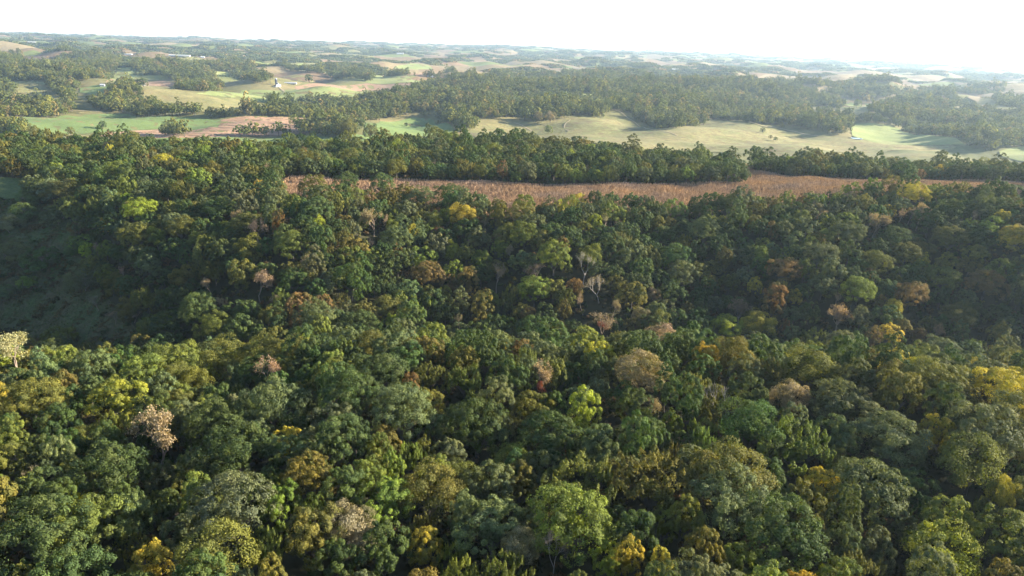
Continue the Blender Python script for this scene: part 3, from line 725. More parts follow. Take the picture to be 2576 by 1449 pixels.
# x, y, width in the photograph (2576 wide), colour, form, label, what others call it
MARKS = [
 (35, 880, 115, 'T', 'bare', "tan half bare tree at the left edge beside the shaded valley", "tan tree by the left edge"),
 (150, 855, 120, 'L', 'oak', "green tree right of the tan tree at the valley mouth", "valley mouth tree"),
 (440, 915, 105, 'L', 'oak', "fresh green sunlit tree left of a smooth olive dome", None),
 (560, 905, 130, 'O', 'feather', "smooth olive double dome left of the red bare tree", "olive double dome"),
 (730, 895, 62, 'V', 'oak', "small bright yellow tree standing behind the red bare tree", "small bright yellow tree"),
 (685, 935, 85, 'B', 'bare', "bare tree hung with red creeper below the bright yellow tree", "red creeper tree"),
 (300, 1005, 100, 'V', 'oak', "tall yellow tree with shining right side above the big tan tree", "tall yellow tree"),
 (85, 1010, 105, 'O', 'oak', "olive gold tree above the pale birch", "olive gold tree"),
 (22, 1075, 60, 'L', 'column', "pale green birch with a white trunk at the left edge", "pale birch"),
 (15, 1160, 80, 'O', 'oak', "olive bush like tree under the pale birch", None),
 (405, 1100, 190, 'T', 'bare', "largest tan half bare tree, broad and twiggy, behind the great dark oak", "largest tan tree"),
 (690, 1020, 140, 'S', 'oak', "silvery green oak with feathery lit right side near the red bare tree", "silvery feathery oak"),
 (570, 1070, 165, 'G', 'oak', "dark green oak with lighter crest right of the largest tan tree", None),
 (275, 1195, 260, 'G', 'oak', "great dark green oak in front of the largest tan tree", "great dark oak"),
 (600, 1145, 185, 'G', 'oak', "dark green oak right of the largest tan tree", None),
 (470, 1225, 70, 'O', 'oak', "small olive gold tree right of the great dark oak", "small olive gold tree"),
 (425, 1265, 60, 'G', 'oak', None, None),
 (120, 1350, 240, 'G', 'oak', "huge green oak filling the lower left corner", "corner oak"),
 (225, 1330, 130, 'L', 'oak', "green oak touching the corner oak on its right", None),
 (385, 1420, 85, 'Y', 'oak', "golden yellow tree at the bottom edge near the corner oak", "bottom edge gold tree"),
 (590, 1285, 180, 'S', 'oak', "silvery green oak below the small olive gold tree", "lower silvery oak"),
 (785, 1195, 105, 'O', 'oak', "small loose olive tree standing in a dark gap", "loose olive tree"),
 (790, 1340, 120, 'O', 'oak', "olive tree with yellow top left of the tan dome", None),
 (885, 1320, 105, 'T', 'feather', "tan brown dome left of the round green oak", "tan dome"),
 (965, 1380, 120, 'G', 'oak', "round green oak at the bottom left of the bright gold tree", "round green oak"),
 (1070, 1378, 80, 'Y', 'oak', "bright gold tree by the bottom edge right of the round green oak", "bright gold tree"),
 (1140, 1395, 60, 'L', 'tuft', "yellow green spiky tree right of the bright gold tree", None),
 (975, 1258, 105, 'L', 'oak', "bright fresh green tree left of the smooth olive dome", "bright fresh tree"),
 (1080, 1238, 125, 'O', 'feather', "smooth olive dome left of the silver tree", "smooth olive dome"),
 (1165, 1215, 90, 'O', 'feather', "pale tan green feathery tree behind the smooth olive dome", None),
 (1035, 1145, 70, 'L', 'tuft', "small spiky yellow green tree left of the great gap", None),
 (1235, 1230, 125, 'S', 'oak', "silver leaved tree shining at its right side", "silver tree"),
 (1310, 1215, 85, 'O', 'oak', "olive gold tree touching the silver tree on its right", None),
 (1460, 1220, 270, 'O', 'tuft', "very broad dark olive spiky tree right of the silver tree", "broad spiky tree"),
 (1640, 1215, 180, 'O', 'tuft', "broad olive spiky tree right of another still broader one", None),
 (1472, 1268, 50, 'D', 'dead', "dead white snag in front of the broad spiky tree", "white snag"),
 (1430, 1315, 220, 'L', 'oak', "wide lit green oak below the white snag", "wide lit oak"),
 (1240, 1325, 140, 'S', 'oak', "silvery green oak below the silver tree", None),
 (1310, 1365, 75, 'T', 'feather', "small tan dome left of the bare grey thicket", "small tan dome"),
 (1395, 1375, 85, 'D', 'bare', "bare grey thicket tree below the wide lit oak", "grey thicket"),
 (1575, 1375, 70, 'Y', 'column', "left yellow tree of the pair at the bottom edge", "left yellow tree of the pair"),
 (1665, 1400, 60, 'Y', 'column', "right yellow tree of the pair at the bottom edge", "right yellow tree of the pair"),
 (1530, 1405, 60, 'U', 'oak', None, None),
 (1830, 1265, 190, 'S', 'oak', "silvery oak with pale drooping right side left of the giant oak", "silvery drooping oak"),
 (1830, 1205, 160, 'O', 'feather', "olive yellow dome behind the silvery drooping oak", None),
 (1830, 1145, 75, 'L', 'tuft', "yellow green pointed tree left of the giant oak", "pointed yellow green tree"),
 (1670, 1310, 60, 'L', 'oak', None, None),
 (1960, 1340, 190, 'G', 'oak', "dark green oak in front of the giant oak at its left", None),
 (2180, 1240, 330, 'S', 'oak', "giant grey green oak, the widest tree of the front ridge", "giant oak"),
 (2365, 1395, 125, 'U', 'feather', "lime green round tree at the bottom right below the giant oak", "lime green round tree"),
 (2545, 1365, 120, 'L', 'oak', "fresh green tree at the right edge beside the lime green round tree", None),
 (2160, 1425, 90, 'O', 'tuft', None, None),
 (2120, 1030, 230, 'S', 'oak', "great silvery oak on the ridge above the giant oak", "great silvery oak"),
 (2235, 1115, 150, 'S', 'oak', "pale silvery oak between the great silvery oak and the giant oak", "pale silvery oak"),
 (2035, 930, 140, 'O', 'feather', "big smooth olive dome behind the great silvery oak", "big olive dome"),
 (1985, 1000, 80, 'T', 'feather', "small tan dome in front of the big olive dome", None),
 (1815, 1005, 100, 'D', 'dead', "dead forked tree with grey bare limbs among green oaks", "dead forked tree"),
 (1890, 1075, 130, 'G', 'feather', "dark flat topped dome right below the dead forked tree", None),
 (2000, 1125, 150, 'L', 'tuft', "yellow green tufted tree left of the pale silvery oak", "yellow green tufted tree"),
 (2350, 965, 190, 'O', 'oak', "wide golden olive tree right of the great silvery oak", "wide golden tree"),
 (2400, 990, 70, 'O', 'oak', None, None),
 (2530, 985, 130, 'Y', 'oak', "golden yellow tree at the right edge above the paler dome", "right edge gold tree"),
 (2555, 1060, 120, 'O', 'feather', "olive dome at the right edge below the golden yellow tree", None),
 (2480, 1095, 160, 'S', 'oak', "silvery oak right of the dark gap near the right edge", "right silvery oak"),
 (2450, 1165, 120, 'L', 'feather', "smooth pale lime dome below the right silvery oak", None),
 (2120, 870, 150, 'S', 'oak', None, None),
 (2360, 880, 150, 'S', 'oak', None, None),
 (1510, 893, 70, 'V', 'oak', "small yellow tree on the middle of the front ridge", "small ridge yellow tree"),
 (1610, 940, 110, 'T', 'feather', "tan brown dome right of the small ridge yellow tree", "ridge tan dome"),
 (1665, 850, 120, 'T', 'feather', "tan olive dome on the crest of the front ridge", "crest tan dome"),
 (1360, 950, 95, 'B', 'bare', "bare grey tree with red leaves at its foot on the front ridge", "bare red footed tree"),
 (1170, 950, 85, 'L', 'tuft', "bright green pointed tree left of the bare red footed tree", "bright pointed tree"),
 (1475, 1010, 85, 'U', 'column', "lime green tree below the small ridge yellow tree", "ridge lime tree"),
 (1010, 1035, 140, 'S', 'oak', "silvery rounded oak left of the bright pointed tree", "middle silvery oak"),
 (1200, 1075, 170, 'G', 'oak', None, None),
 (1390, 1110, 200, 'G', 'oak', None, None),
 (880, 1000, 130, 'G', 'oak', None, None),
 (1345, 830, 150, 'G', 'oak', "green double crowned oak on the crest left of the bare pink tree", "crest oak"),
 (1515, 805, 95, 'B', 'bare', "bare pinkish tree with a red foot standing on the ridge crest", "bare pink tree"),
 (1825, 828, 80, 'U', 'oak', "lime green tree on the crest left of a gold tree", "crest lime tree"),
 (1905, 820, 95, 'Y', 'feather', "golden low tree on the crest right of the crest lime tree", "crest gold tree"),
 (1850, 780, 150, 'T', 'bare', "broad tan half bare tree behind the crest lime tree", "broad crest tan tree"),
 (2095, 795, 90, 'T', 'bare', "tan half bare tree on the crest right of the crest gold tree", "right crest tan tree"),
 (2235, 838, 45, 'Y', 'oak', "small gold tree at the right end of the crest", "right crest gold tree"),
 (1640, 905, 0, 'G', 'oak', None, None),
 # beyond the ravine
 (1470, 665, 80, 'D', 'bare', "pale bare tree on the far ravine slope above a grey one", "pale bare tree"),
 (1335, 692, 85, 'B', 'bare', "bare twiggy tree left of the pale bare tree on the far slope", "bare slope tree"),
 (1250, 692, 70, 'B', 'bare', "bare twiggy tree right of the tall tan brown tree", None),
 (1510, 712, 95, 'D', 'bare', "grey bare tree in front of the pale bare tree", "grey bare tree"),
 (1180, 688, 48, 'R', 'column', "tall tan brown tree on the far ravine slope", "tall brown tree"),
 (1075, 690, 80, 'R', 'oak', "orange brown tree left of the tall tan brown tree", "orange brown tree"),
 (1135, 715, 45, 'R', 'oak', None, None),
 (1215, 755, 60, 'O', 'column', "gold brown tree below the tall tan brown tree", None),
 (1345, 730, 75, 'L', 'oak', "yellow green tree below the bare slope tree", None),
 (1445, 720, 40, 'R', 'oak', None, None),
 (940, 552, 110, 'T', 'bare', "tan half bare tree left of the pale yellow tree below the corn", "tan corn side tree"),
 (1165, 540, 75, 'Y', 'feather', "pale yellow tree at the near edge of the corn field", "pale yellow corn side tree"),
 (1255, 530, 45, 'O', 'column', None, None),
 (1310, 540, 60, 'O', 'oak', None, None),
 (1455, 512, 45, 'Y', 'oak', "bright gold tree standing at the near edge of the corn field", "gold corn side tree"),
 (455, 575, 180, 'O', 'feather', "large brownish olive tree on the top of the left spur", "large brownish tree"),
 (350, 530, 75, 'U', 'oak', "lime green tree on the spur above the shaded valley", "lime spur tree"),
 (300, 430, 90, 'L', 'oak', "tall pale green tree at the left beyond the shaded valley", "tall pale green tree"),
 (410, 412, 85, 'V', 'feather', "tall yellowish tree among olive trees at the far left ridge", "tall yellowish tree"),
 (535, 430, 140, 'O', 'feather', "tall olive tree with a bare stem right of the tall yellowish tree", "tall olive tree"),
 (650, 715, 80, 'T', 'bare', "tan half bare tree at the foot of the left spur", "spur foot tan tree"),
 (755, 765, 60, 'R', 'oak', "rusty brown tree right of the spur foot tan tree", None),
 (815, 770, 50, 'R', 'oak', None, None),
 (640, 575, 75, 'B', 'bare', "bare pinkish tree behind the large spur oaks", "spur bare tree"),
 (735, 615, 100, 'L', 'oak', "large green oak with tan right side on the spur", "spur oak"),
 (1000, 600, 110, 'S', 'oak', None, None),
 (1320, 590, 130, 'L', 'oak', "large green oak below the corn field with lit right side", "corn side oak"),
 (1715, 690, 120, 'S', 'oak', "large silvery green oak on the far ravine slope", "far slope silvery oak"),
 (1970, 680, 65, 'R', 'oak', "rusty brown tree right of the far slope silvery oak", "far rusty tree"),
 (1950, 740, 60, 'R', 'column', None, None),
 (2000, 745, 32, 'Y', 'oak', None, None),
 (1900, 715, 35, 'Y', 'oak', None, None),
 (2160, 730, 100, 'L', 'oak', "green oak standing alone on the shaded far slope", "far slope green oak"),
 (2060, 640, 100, 'S', 'oak', None, None),
 (2200, 660, 80, 'O', 'oak', None, None),
 (2275, 640, 65, 'O', 'oak', None, None),
 (2305, 650, 40, 'Y', 'oak', "gold tree high on the right far slope", "gold far slope tree"),
 (2370, 700, 90, 'O', 'oak', None, None),
 (2480, 715, 80, 'R', 'oak', "orange topped tree at the right of the far slope", "orange topped tree"),
 (2290, 740, 80, 'R', 'oak', None, None),
 (2410, 800, 80, 'O', 'feather', None, None),
 (2515, 830, 40, 'O', 'column', None, None),
 (2300, 490, 60, 'V', 'oak', None, None),
 (2390, 600, 70, 'O', 'oak', None, None),
 (2555, 600, 70, 'Y', 'oak', None, None),
 (2245, 470, 90, 'O', 'oak', None, None),
 (2130, 590, 90, 'S', 'oak', None, None),
 (1125, 490, 85, 'G', 'oak', "tall green oak hiding the left end of the corn field", "corn end oak"),
 (960, 462, 75, 'G', 'oak', None, None), (870, 460, 95, 'G', 'oak', None, None), (1060, 500, 70, 'S', 'oak', None, None), (790, 470, 80, 'O', 'oak', None, None),
 (1830, 520, 150, 'G', 'oak', None, None),
 (2200, 560, 60, 'T', 'bare', None, None),
]

def tree_dims(w_m, form):
    Rr = max(1.6, w_m / 2)
    if form == 'column': Ht = Rr * 3.0 + 4
    else: Ht = 1.2 * Rr + 6.5
    return Rr, min(Ht, 25.0)

trees = []    # dicts: x y z R H code form label ref
for (px, py, pw, code, form, lab, ref) in MARKS:
    if pw <= 0: continue
    X, Y = full(px, py)
    h = 10.0
    for _ in range(4):
        q = at(X, Y, h)
        if q is None: break
        wm = min(pw * K / FPX * q[3], 17.5 if q[3] < 260 else 17.5)
        Rr, Ht = tree_dims(wm, form)
        if form == 'bare': Ht = min(Ht * 1.15, 24)
        h = Ht - Rr * .75
    if q is None: continue
    # q[:2] is where the sight line passes at crown height: the trunk stands right below
    trees.append(dict(x=q[0], y=q[1], z=q[2], R=Rr, H=Ht, code=code, form=form, label=lab, ref=ref, mark=True))

# ------------------------------------------------------------------ the rest of the forest on the near ridges
def edge_y(s):
    """how far the wood on the ridge reaches before the land falls to the open valley"""
    X = [-1.3, -.75, -.55, -.4, -.25, -.1, 0, .1, .25, .4, .55, .7, .85, 1.3]
    Yv = [780, 770, 750, 730, 755, 810, 850, 800, 745, 775, 800, 830, 850, 860]
    return np.interp(s, X, Yv)

def nz(x, y, lam, seed):
    g = np.random.default_rng(seed); v = 0
    for k in range(6):
        a_ = g.uniform(0, 6.28); kk = 2 * math.pi / lam * g.uniform(.6, 1.7)
        v = v + np.sin(x * math.cos(a_) * kk + y * math.sin(a_) * kk + g.uniform(0, 6.28))
    return v / 3.4

CELL = 10.0
grid = {}
def put(i, x, y): grid.setdefault((int(x // CELL), int(y // CELL)), []).append(i)
def clash(x, y, r, f_):
    cx, cy = int(x // CELL), int(y // CELL)
    for a_ in range(cx - 2, cx + 3):
        for b_ in range(cy - 2, cy + 3):
            for i in grid.get((a_, b_), ()):
                T = trees[i]
                dd = (T['x'] - x) ** 2 + (T['y'] - y) ** 2
                ff = .92 if T['mark'] and y < T['y'] + 1 else f_
                if dd < (ff * (T['R'] + r)) ** 2: return True
    return False
for i, T in enumerate(trees): put(i, T['x'], T['y'])

NT = 62000
g = np.random.default_rng(21)
ty = np.sqrt(g.uniform(25 ** 2, 920 ** 2, NT)); tsx = g.uniform(-1.15, 1.25, NT)
tx = tsx * np.maximum(ty, 160)
ok = ty < edge_y(tsx)
for P in (P_corn, P_valley, P_pasture): ok &= ~inside(P, tx, ty)
tx, ty = tx[ok], ty[ok]
tz = ground_z(tx, ty)
n1_ = nz(tx, ty, 70, 1); n2_ = nz(tx, ty, 160, 2); n3_ = nz(tx, ty, 40, 3)
rr_ = np.clip(np.exp(g.normal(1.66, .27, len(tx))) * (1 + .12 * n2_) * np.interp(ty, [150, 300, 420], [.88, 1.05, 1.2]), 2.8, 9.6)
u_ = g.uniform(0, 1, len(tx)); hv = np.clip(g.normal(1, .15, len(tx)), .7, 1.35); fu = g.uniform(0, 1, len(tx))
for i in range(len(tx)):
    x_, y_, r_ = tx[i], ty[i], rr_[i]
    if clash(x_, y_, r_, .74): continue
    # colour: mostly greens, in loose drifts; browner in the ravine, yellower to the right
    rav = math.exp(-((y_ - 385) / 75) ** 2)
    right = max(0.0, min(1.0, (x_ / max(y_, 1)) / .7))
    k = u_[i]
    w_ = dict(G=.40 + .22 * n1_[i], S=.20 - .18 * n1_[i], O=.17 + .10 * n2_[i] + .10 * rav, L=.16 - .06 * n2_[i] + .10 * max(0, -(x_ / max(y_, 1))) * (y_ < 330), U=.02, Y=.010 + .028 * right,
              T=.022 + .035 * rav, R=.006 + .045 * rav, B=.006 + .03 * rav)
    tot = sum(max(0, v) for v in w_.values()); acc = 0
    for code, v in w_.items():
        acc += max(0, v) / tot
        if k < acc: break
    if code in 'B': form = 'bare'
    elif code == 'T': form = 'bare' if fu[i] < .55 else 'feather'
    elif code in 'YU': form = 'oak' if fu[i] < .8 else 'feather'
    elif code == 'R': form = 'oak' if fu[i] < .6 else 'column'
    elif code in 'OL': form = 'tuft' if fu[i] < .17 else ('feather' if fu[i] < .29 else 'oak')
    else: form = 'oak' if fu[i] < .93 else 'column'
    if code in 'YRUTB': r_ = min(r_, 5.2) * .85
    Rr, Ht = tree_dims(2 * r_, form)
    trees.append(dict(x=x_, y=y_, z=float(tz[i]), R=Rr, H=min(25, Ht * hv[i]), code=code, form=form, label=None, ref=None, mark=False))
    put(len(trees) - 1, x_, y_)

for T in trees:
    T['px'], T['py'], w_ = proj((T['x'], T['y'], T['z'] + T['H'] - .7 * T['R']))
    T['pw'] = FPX * 2 * T['R'] / w_ if w_ > 0 else 0
    m_ = T['pw'] * .5
    T['seen'] = w_ > 0 and -m_ * .6 < T['px'] < W + m_ * .6 and 0 < T['py'] < H + m_ * .5

greens = [T for T in trees if T['seen'] and T['code'] in 'GSOLU']
greens.sort(key=lambda T: (not T['mark'], -T['pw']))
chosen = greens[:300]
autumn = [T for T in trees if T['seen'] and T['code'] in 'YVRTBD']
autumn.sort(key=lambda T: (not T['mark'], -T['pw']))
chosen += autumn[:120]
ids = set(id(T) for T in chosen)

# labels: how the tree looks, and where it stands from the trees that are easy to find
anchors = [T for T in chosen if T['ref']]
used = set(T['label'] for T in chosen if T['label'])
def side(T, A):
    dx, dy = T['px'] - A['px'], T['py'] - A['py']
    a_ = math.degrees(math.atan2(dy, dx)) % 360
    return ["right of", "below right of", "below", "below left of", "left of", "above left of", "above", "above right of"][int((a_ + 22.5) // 45) % 8]
def dist_(T, A): return math.hypot(T['px'] - A['px'], (T['py'] - A['py']) * 1.25) / max(8, (T['pw'] + A['pw']) / 2)
for T in sorted([T for T in chosen if not T['label']], key=lambda T: -T['pw']):
    sz = "big" if T['R'] > 7.4 else ("small" if T['R'] < 4.6 else "")
    base = " ".join(w for w in (sz, FWORD.get(T['form'], ''), CWORD[T['code']], "tree") if w)
    near = sorted(anchors, key=lambda A: dist_(T, A))
    cands = []
    for A in near[:5]:
        d_ = dist_(T, A)
        how = "touching and" if d_ < .8 else ("close" if d_ < 1.8 else ("a little way" if d_ < 3.2 else "well"))
        cands.append(f"{base} {how} {side(T, A)} the {A['ref']}".replace("touching and", "just"))
    A, B = near[0], near[1]
    for a_ in range(3):
        for b_ in range(a_ + 1, 6):
            cands.append(f"{base} {side(T, near[a_])} {near[a_]['ref']}, {side(T, near[b_])} {near[b_]['ref']}")
    for c in cands:
        if c not in used and len(c.replace(',', '').split()) <= 16:
            T['label'] = c; break
    else:
        T['label'] = cands[0]
    used.add(T['label'])

GROUP = {'broadleaf_tree': 'green trees of the near woods', 'autumn_tree': 'yellow and brown trees of the near woods', 'bare_tree': 'bare trees of the near woods'}
def plant(T, name, cat, group=None):
    """one tree: an Empty at its foot with trunk and crown (or branches and leaves) under it"""
    g_ = np.random.default_rng(int(abs(T['x'] * 131 + T['y'] * 17)) + 3)
    e_ = link(name, None, loc=(T['x'], T['y'], T['z'] - .2))
    e_.empty_display_size = 1.0
    e_.rotation_euler = (g_.normal() * .03, g_.normal() * .03, g_.uniform(0, 6.28))
    tag(e_, T['label'], cat, group)
    c = np.array(TINT[T['code']]) * g_.uniform(.84, 1.18) * (1 + g_.normal(size=3) * .05)
    Rr, Ht = T['R'], T['H']
    if T['form'] in ('bare', 'dead'):
        if T['form'] == 'dead' : b_, l_ = DEADS[int(g_.integers(len(DEADS)))]
        elif T['code'] == 'T': b_, l_ = TANS[int(g_.integers(len(TANS)))]
        elif T['code'] == 'D': b_, l_ = BARES[2]
        else: b_, l_ = BARES[int(g_.integers(2))]
        o = link("branches", b_, e_); o.scale = (Rr, Rr, Ht / 1.8)
        if l_ is not None:
            o = link("leaves", l_, e_); o.scale = (Rr, Rr, Ht / 1.8); o.color = (*c, 1)
        if 'red ' in (T['label'] or '') and T['mark']:
            o = link("creeper", TANS[1][1], e_, (0, 0, 1.0)); o.scale = (Rr * .4, Rr * .4, Ht * .32); o.color = (.20, .07, .05, 1)
        return e_
    hb = Ht * (.22 if T['form'] != 'column' else .14)
    top = {'column': 2.35, 'feather': 1.6, 'tuft': 1.6}.get(T['form'], 1.42)
    tm = PTRUNK if T.get('ref') == 'pale birch' else TRUNK
    o = link("trunk", tm[int(g_.integers(len(tm)))], e_); o.scale = (Rr * .052 + .1, Rr * .052 + .1, hb * 1.25)
    ms = NEAR['big' if T['form'] == 'oak' and Rr > 7.6 else T['form']]
    o = link("crown", ms[int(g_.integers(len(ms)))], e_, (0, 0, hb))
    kx = g_.uniform(.9, 1.12); Rr *= 1.08
    o.scale = (Rr * kx, Rr / kx, (Ht - hb) / top)
    o.color = (*c, 1)
    return e_

for T in sorted(chosen, key=lambda T: T['y']):
    nm = 'bare_tree' if T['form'] in ('bare', 'dead') else ('autumn_tree' if T['code'] in 'YVRT' else 'broadleaf_tree')
    plant(T, nm, nm.replace('_', ' ') if nm != 'broadleaf_tree' else 'tree', GROUP[nm])

# ------------------------------------------------------------------ scattered copies: one object each, for what nobody could count
LIB = {}
def library(key, metas):
    """meshes that a scatter draws from; kept outside the scene"""
    c = bpy.data.collections.new(key)
    for i, me in enumerate(metas):
        o = bpy.data.objects.new("%s_%02d" % (key, i), me); c.objects.link(o)
    LIB[key] = c
    return c

def whole_tree(form, seed, lod):
    V, Q, L = crown_mesh(form, seed, lod)
    hb = {'column': .25}.get(form, .34)
    V = V + [0, 0, hb]
    V2, Q2 = tubes([[(np.array([0, 0, -.1]), .075), (np.array([.03, 0, hb * .7]), .055), (np.array([.02, .02, hb + .5]), .03)]], 4)
    VV = np.concatenate([V, V2]); QQ = np.concatenate([Q, Q2 + len(V)])
    mi = np.concatenate([np.zeros(len(Q)), np.ones(len(Q2))]).astype(int)
    LL = np.concatenate([L, np.tile([.5, .5, 0, 1], (len(Q2), 1))])
    return mesh_np("woodland_tree", VV, QQ.ravel(), np.full(len(QQ), 4), [LEAF_FAR, BARK], mi, {'leafvar': ('FACE', LL)})

def bare_whole(seed):
    paths, tips = bare_paths(seed, 5, .62, .04)
    V, Q = tubes(paths, 3)
    f_ = 1 / np.percentile(np.hypot(V[:, 0], V[:, 1]), 97); zf = 2.0 / np.percentile(V[:, 2], 99)
    V = V * [f_, f_, zf]
    g_ = np.random.default_rng(seed)
    tp = np.repeat(np.array([t_[0] for t_ in tips]) * [f_, f_, zf], 3, 0)
    c = tp + g_.normal(size=tp.shape) * .06
    V2, Q2 = leaf_quads(c, unit(g_.normal(size=c.shape)), .08, g_)
    QQ = np.concatenate([Q, Q2 + len(V)])
    mi = np.concatenate([np.ones(len(Q)), np.zeros(len(Q2))]).astype(int)
    return mesh_np("woodland_tree", np.concatenate([V, V2]), QQ.ravel(), np.full(len(QQ), 4), [LEAF_FAR, TAN_BARK], mi,
                   {'leafvar': ('FACE', np.tile([.5, .5, 0, 1], (len(QQ), 1)))})

MIDFORMS = ['oak'] * 5 + ['tuft'] * 2 + ['feather'] * 2 + ['column']
library("woodland_tree", [whole_tree(f_, 500 + 7 * i, 'mid') for i, f_ in enumerate(MIDFORMS)] + [bare_whole(601), bare_whole(602)])
library("distant_tree", [whole_tree(f_, 700 + 7 * i, 'far') for i, f_ in enumerate(['oak', 'oak', 'oak', 'feather', 'feather', 'column'])])

def shrub_mesh(seed, n=90, size=.34):
    g_ = np.random.default_rng(seed)
    C, N_, Lv = [], [], []
    for k in range(6):
        c0_ = np.array([g_.normal() * .4, g_.normal() * .4, g_.uniform(.25, .75)]); tone = g_.uniform(0, 1)
        e_ = unit(g_.normal(size=(n // 6, 3)) + [0, 0, .4])
        C.append(c0_ + e_ * g_.uniform(.25, .5) * g_.uniform(.7, 1.05, len(e_))[:, None]); N_.append(unit(e_ + g_.normal(size=e_.shape) * .4))
        Lv.append(np.column_stack([g_.uniform(.2, .8, len(e_)), np.full(len(e_), tone), np.zeros(len(e_)), np.ones(len(e_))]))
    V, Q = leaf_quads(np.concatenate(C), np.concatenate(N_), size, g_)
    return mesh_np("shrub", V, Q.ravel(), np.full(len(Q), 4), [LEAF_FAR], attrs={'leafvar': ('FACE', np.concatenate(Lv))})
library("undergrowth_shrub", [shrub_mesh(800 + i) for i in range(4)])

def grass_mesh(seed):
    g_ = np.random.default_rng(seed); n = 26
    c = np.column_stack([g_.normal(size=(n, 2)) * .5, g_.uniform(.2, .5, n)])
    al = unit(np.column_stack([g_.normal(size=(n, 2)) * .5, np.ones(n)]))
    V, Q = leaf_quads(c, unit(np.column_stack([g_.normal(size=(n, 2)), g_.uniform(.2, .9, n)])), .9, g_, al, .3)
    return mesh_np("grass_tuft", V, Q.ravel(), np.full(len(Q), 4), [LEAF_FAR], attrs={'leafvar': ('FACE', np.column_stack([g_.uniform(0, 1, (n, 2)), np.zeros(n), np.ones(n)]))})
library("grass_tuft", [grass_mesh(830 + i) for i in range(3)])

def clump_mesh(seed, n_lobes=16, leaves=12):
    """a patch of distant canopy: many tree tops side by side"""
    g_ = np.random.default_rng(seed)
    C, N_, Lv = [], [], []
    for k in range(n_lobes):
        a_ = k * 2.4; r_ = math.sqrt((k + .5) / n_lobes)
        c0_ = np.array([r_ * math.cos(a_) + g_.normal() * .05, r_ * math.sin(a_) + g_.normal() * .05, g_.uniform(.1, .26) * (1.15 - .5 * r_)]); tone = g_.uniform(0, 1)
        e_ = unit(g_.normal(size=(leaves, 3)) + [0, 0, .7])
        C.append(c0_ + e_ * g_.uniform(.17, .27) * [1, 1, .95]); N_.append(unit(e_ + g_.normal(size=e_.shape) * .22))
        Lv.append(np.column_stack([np.clip(g_.normal(.5, .2, leaves) + (tone - .5) * .6, 0, 1), np.full(leaves, tone), np.zeros(leaves), np.ones(leaves)]))
    V, Q = leaf_quads(np.concatenate(C), np.concatenate(N_), .30, g_, None, .8)
    return mesh_np("wood_patch", V, Q.ravel(), np.full(len(Q), 4), [LEAF_FAR], attrs={'leafvar': ('FACE', np.concatenate(Lv))})
library("wood_patch", [clump_mesh(860 + i) for i in range(5)])

def scatter(name, pts, rz, scl, tint, vid, key, label):
    pts = np.asarray(pts, np.float32)
    me = bpy.data.meshes.new(name)
    me.vertices.add(len(pts)); me.vertices.foreach_set("co", pts.ravel())
    a = me.attributes.new("turn", 'FLOAT_VECTOR', 'POINT'); a.data.foreach_set("vector", np.column_stack([0 * rz, 0 * rz, rz]).astype(np.float32).ravel())
    a = me.attributes.new("size", 'FLOAT_VECTOR', 'POINT'); a.data.foreach_set("vector", np.asarray(scl, np.float32).ravel())
    a = me.attributes.new("tint", 'FLOAT_COLOR', 'POINT'); a.data.foreach_set("color", np.column_stack([tint, np.ones(len(pts))]).astype(np.float32).ravel())
    a = me.attributes.new("which", 'INT', 'POINT'); a.data.foreach_set("value", np.asarray(vid, np.int32))
    o = link(name, me)
    ng = bpy.data.node_groups.new("scatter_" + name, 'GeometryNodeTree')
    ng.interface.new_socket("Geometry", in_out='INPUT', socket_type='NodeSocketGeometry')
    ng.interface.new_socket("Geometry", in_out='OUTPUT', socket_type='NodeSocketGeometry')
    N = ng.nodes; L = ng.links
    gi = N.new("NodeGroupInput"); go = N.new("NodeGroupOutput")
    ci = N.new("GeometryNodeCollectionInfo"); ci.inputs[0].default_value = LIB[key]
    ci.inputs["Separate Children"].default_value = True; ci.inputs["Reset Children"].default_value = True
    ip = N.new("GeometryNodeInstanceOnPoints"); ip.inputs["Pick Instance"].default_value = True
    def attr(nm, ty):
        n_ = N.new("GeometryNodeInputNamedAttribute"); n_.data_type = ty; n_.inputs[0].default_value = nm
        return n_.outputs[0]
    L.new(gi.outputs[0], ip.inputs["Points"]); L.new(ci.outputs[0], ip.inputs["Instance"])
    L.new(attr("which", 'INT'), ip.inputs["Instance Index"])
    L.new(attr("turn", 'FLOAT_VECTOR'), ip.inputs["Rotation"]); L.new(attr("size", 'FLOAT_VECTOR'), ip.inputs["Scale"])
    L.new(ip.outputs[0], go.inputs[0])
    md = o.modifiers.new("scatter", 'NODES'); md.node_group = ng
    tag(o, label, kind='stuff')
    return o

def tint_of(code, g_): return np.array(TINT[code]) * g_.uniform(.82, 1.2) * (1 + g_.normal(size=3) * .06)

g = np.random.default_rng(31)
P_, S_, T_, V_ = [], [], [], []
for T in trees:
    if id(T) in ids: continue
    if T['form'] in ('bare', 'dead'): v = 10 + int(g.integers(2))
    else:
        v = int(g.choice([i for i, f_ in enumerate(MIDFORMS) if f_ == T['form']]))
    tops = {'column': 2.6, 'feather': 1.9, 'tuft': 1.9}.get(T['form'], 1.76)
    P_.append((T['x'], T['y'], T['z'] - .3)); S_.append((T['R'] * 1.14, T['R'] * 1.14, T['H'] / tops)); T_.append(tint_of(T['code'], g)); V_.append(v)
scatter("woodland", P_, g.uniform(0, 6.28, len(P_)), S_, np.array(T_), V_, "woodland_tree", "mixed green and brown woodland covering the far ravine slope and the ridge beyond")
print("trees", len(trees), "individual", len(chosen), "autumn", len(autumn))

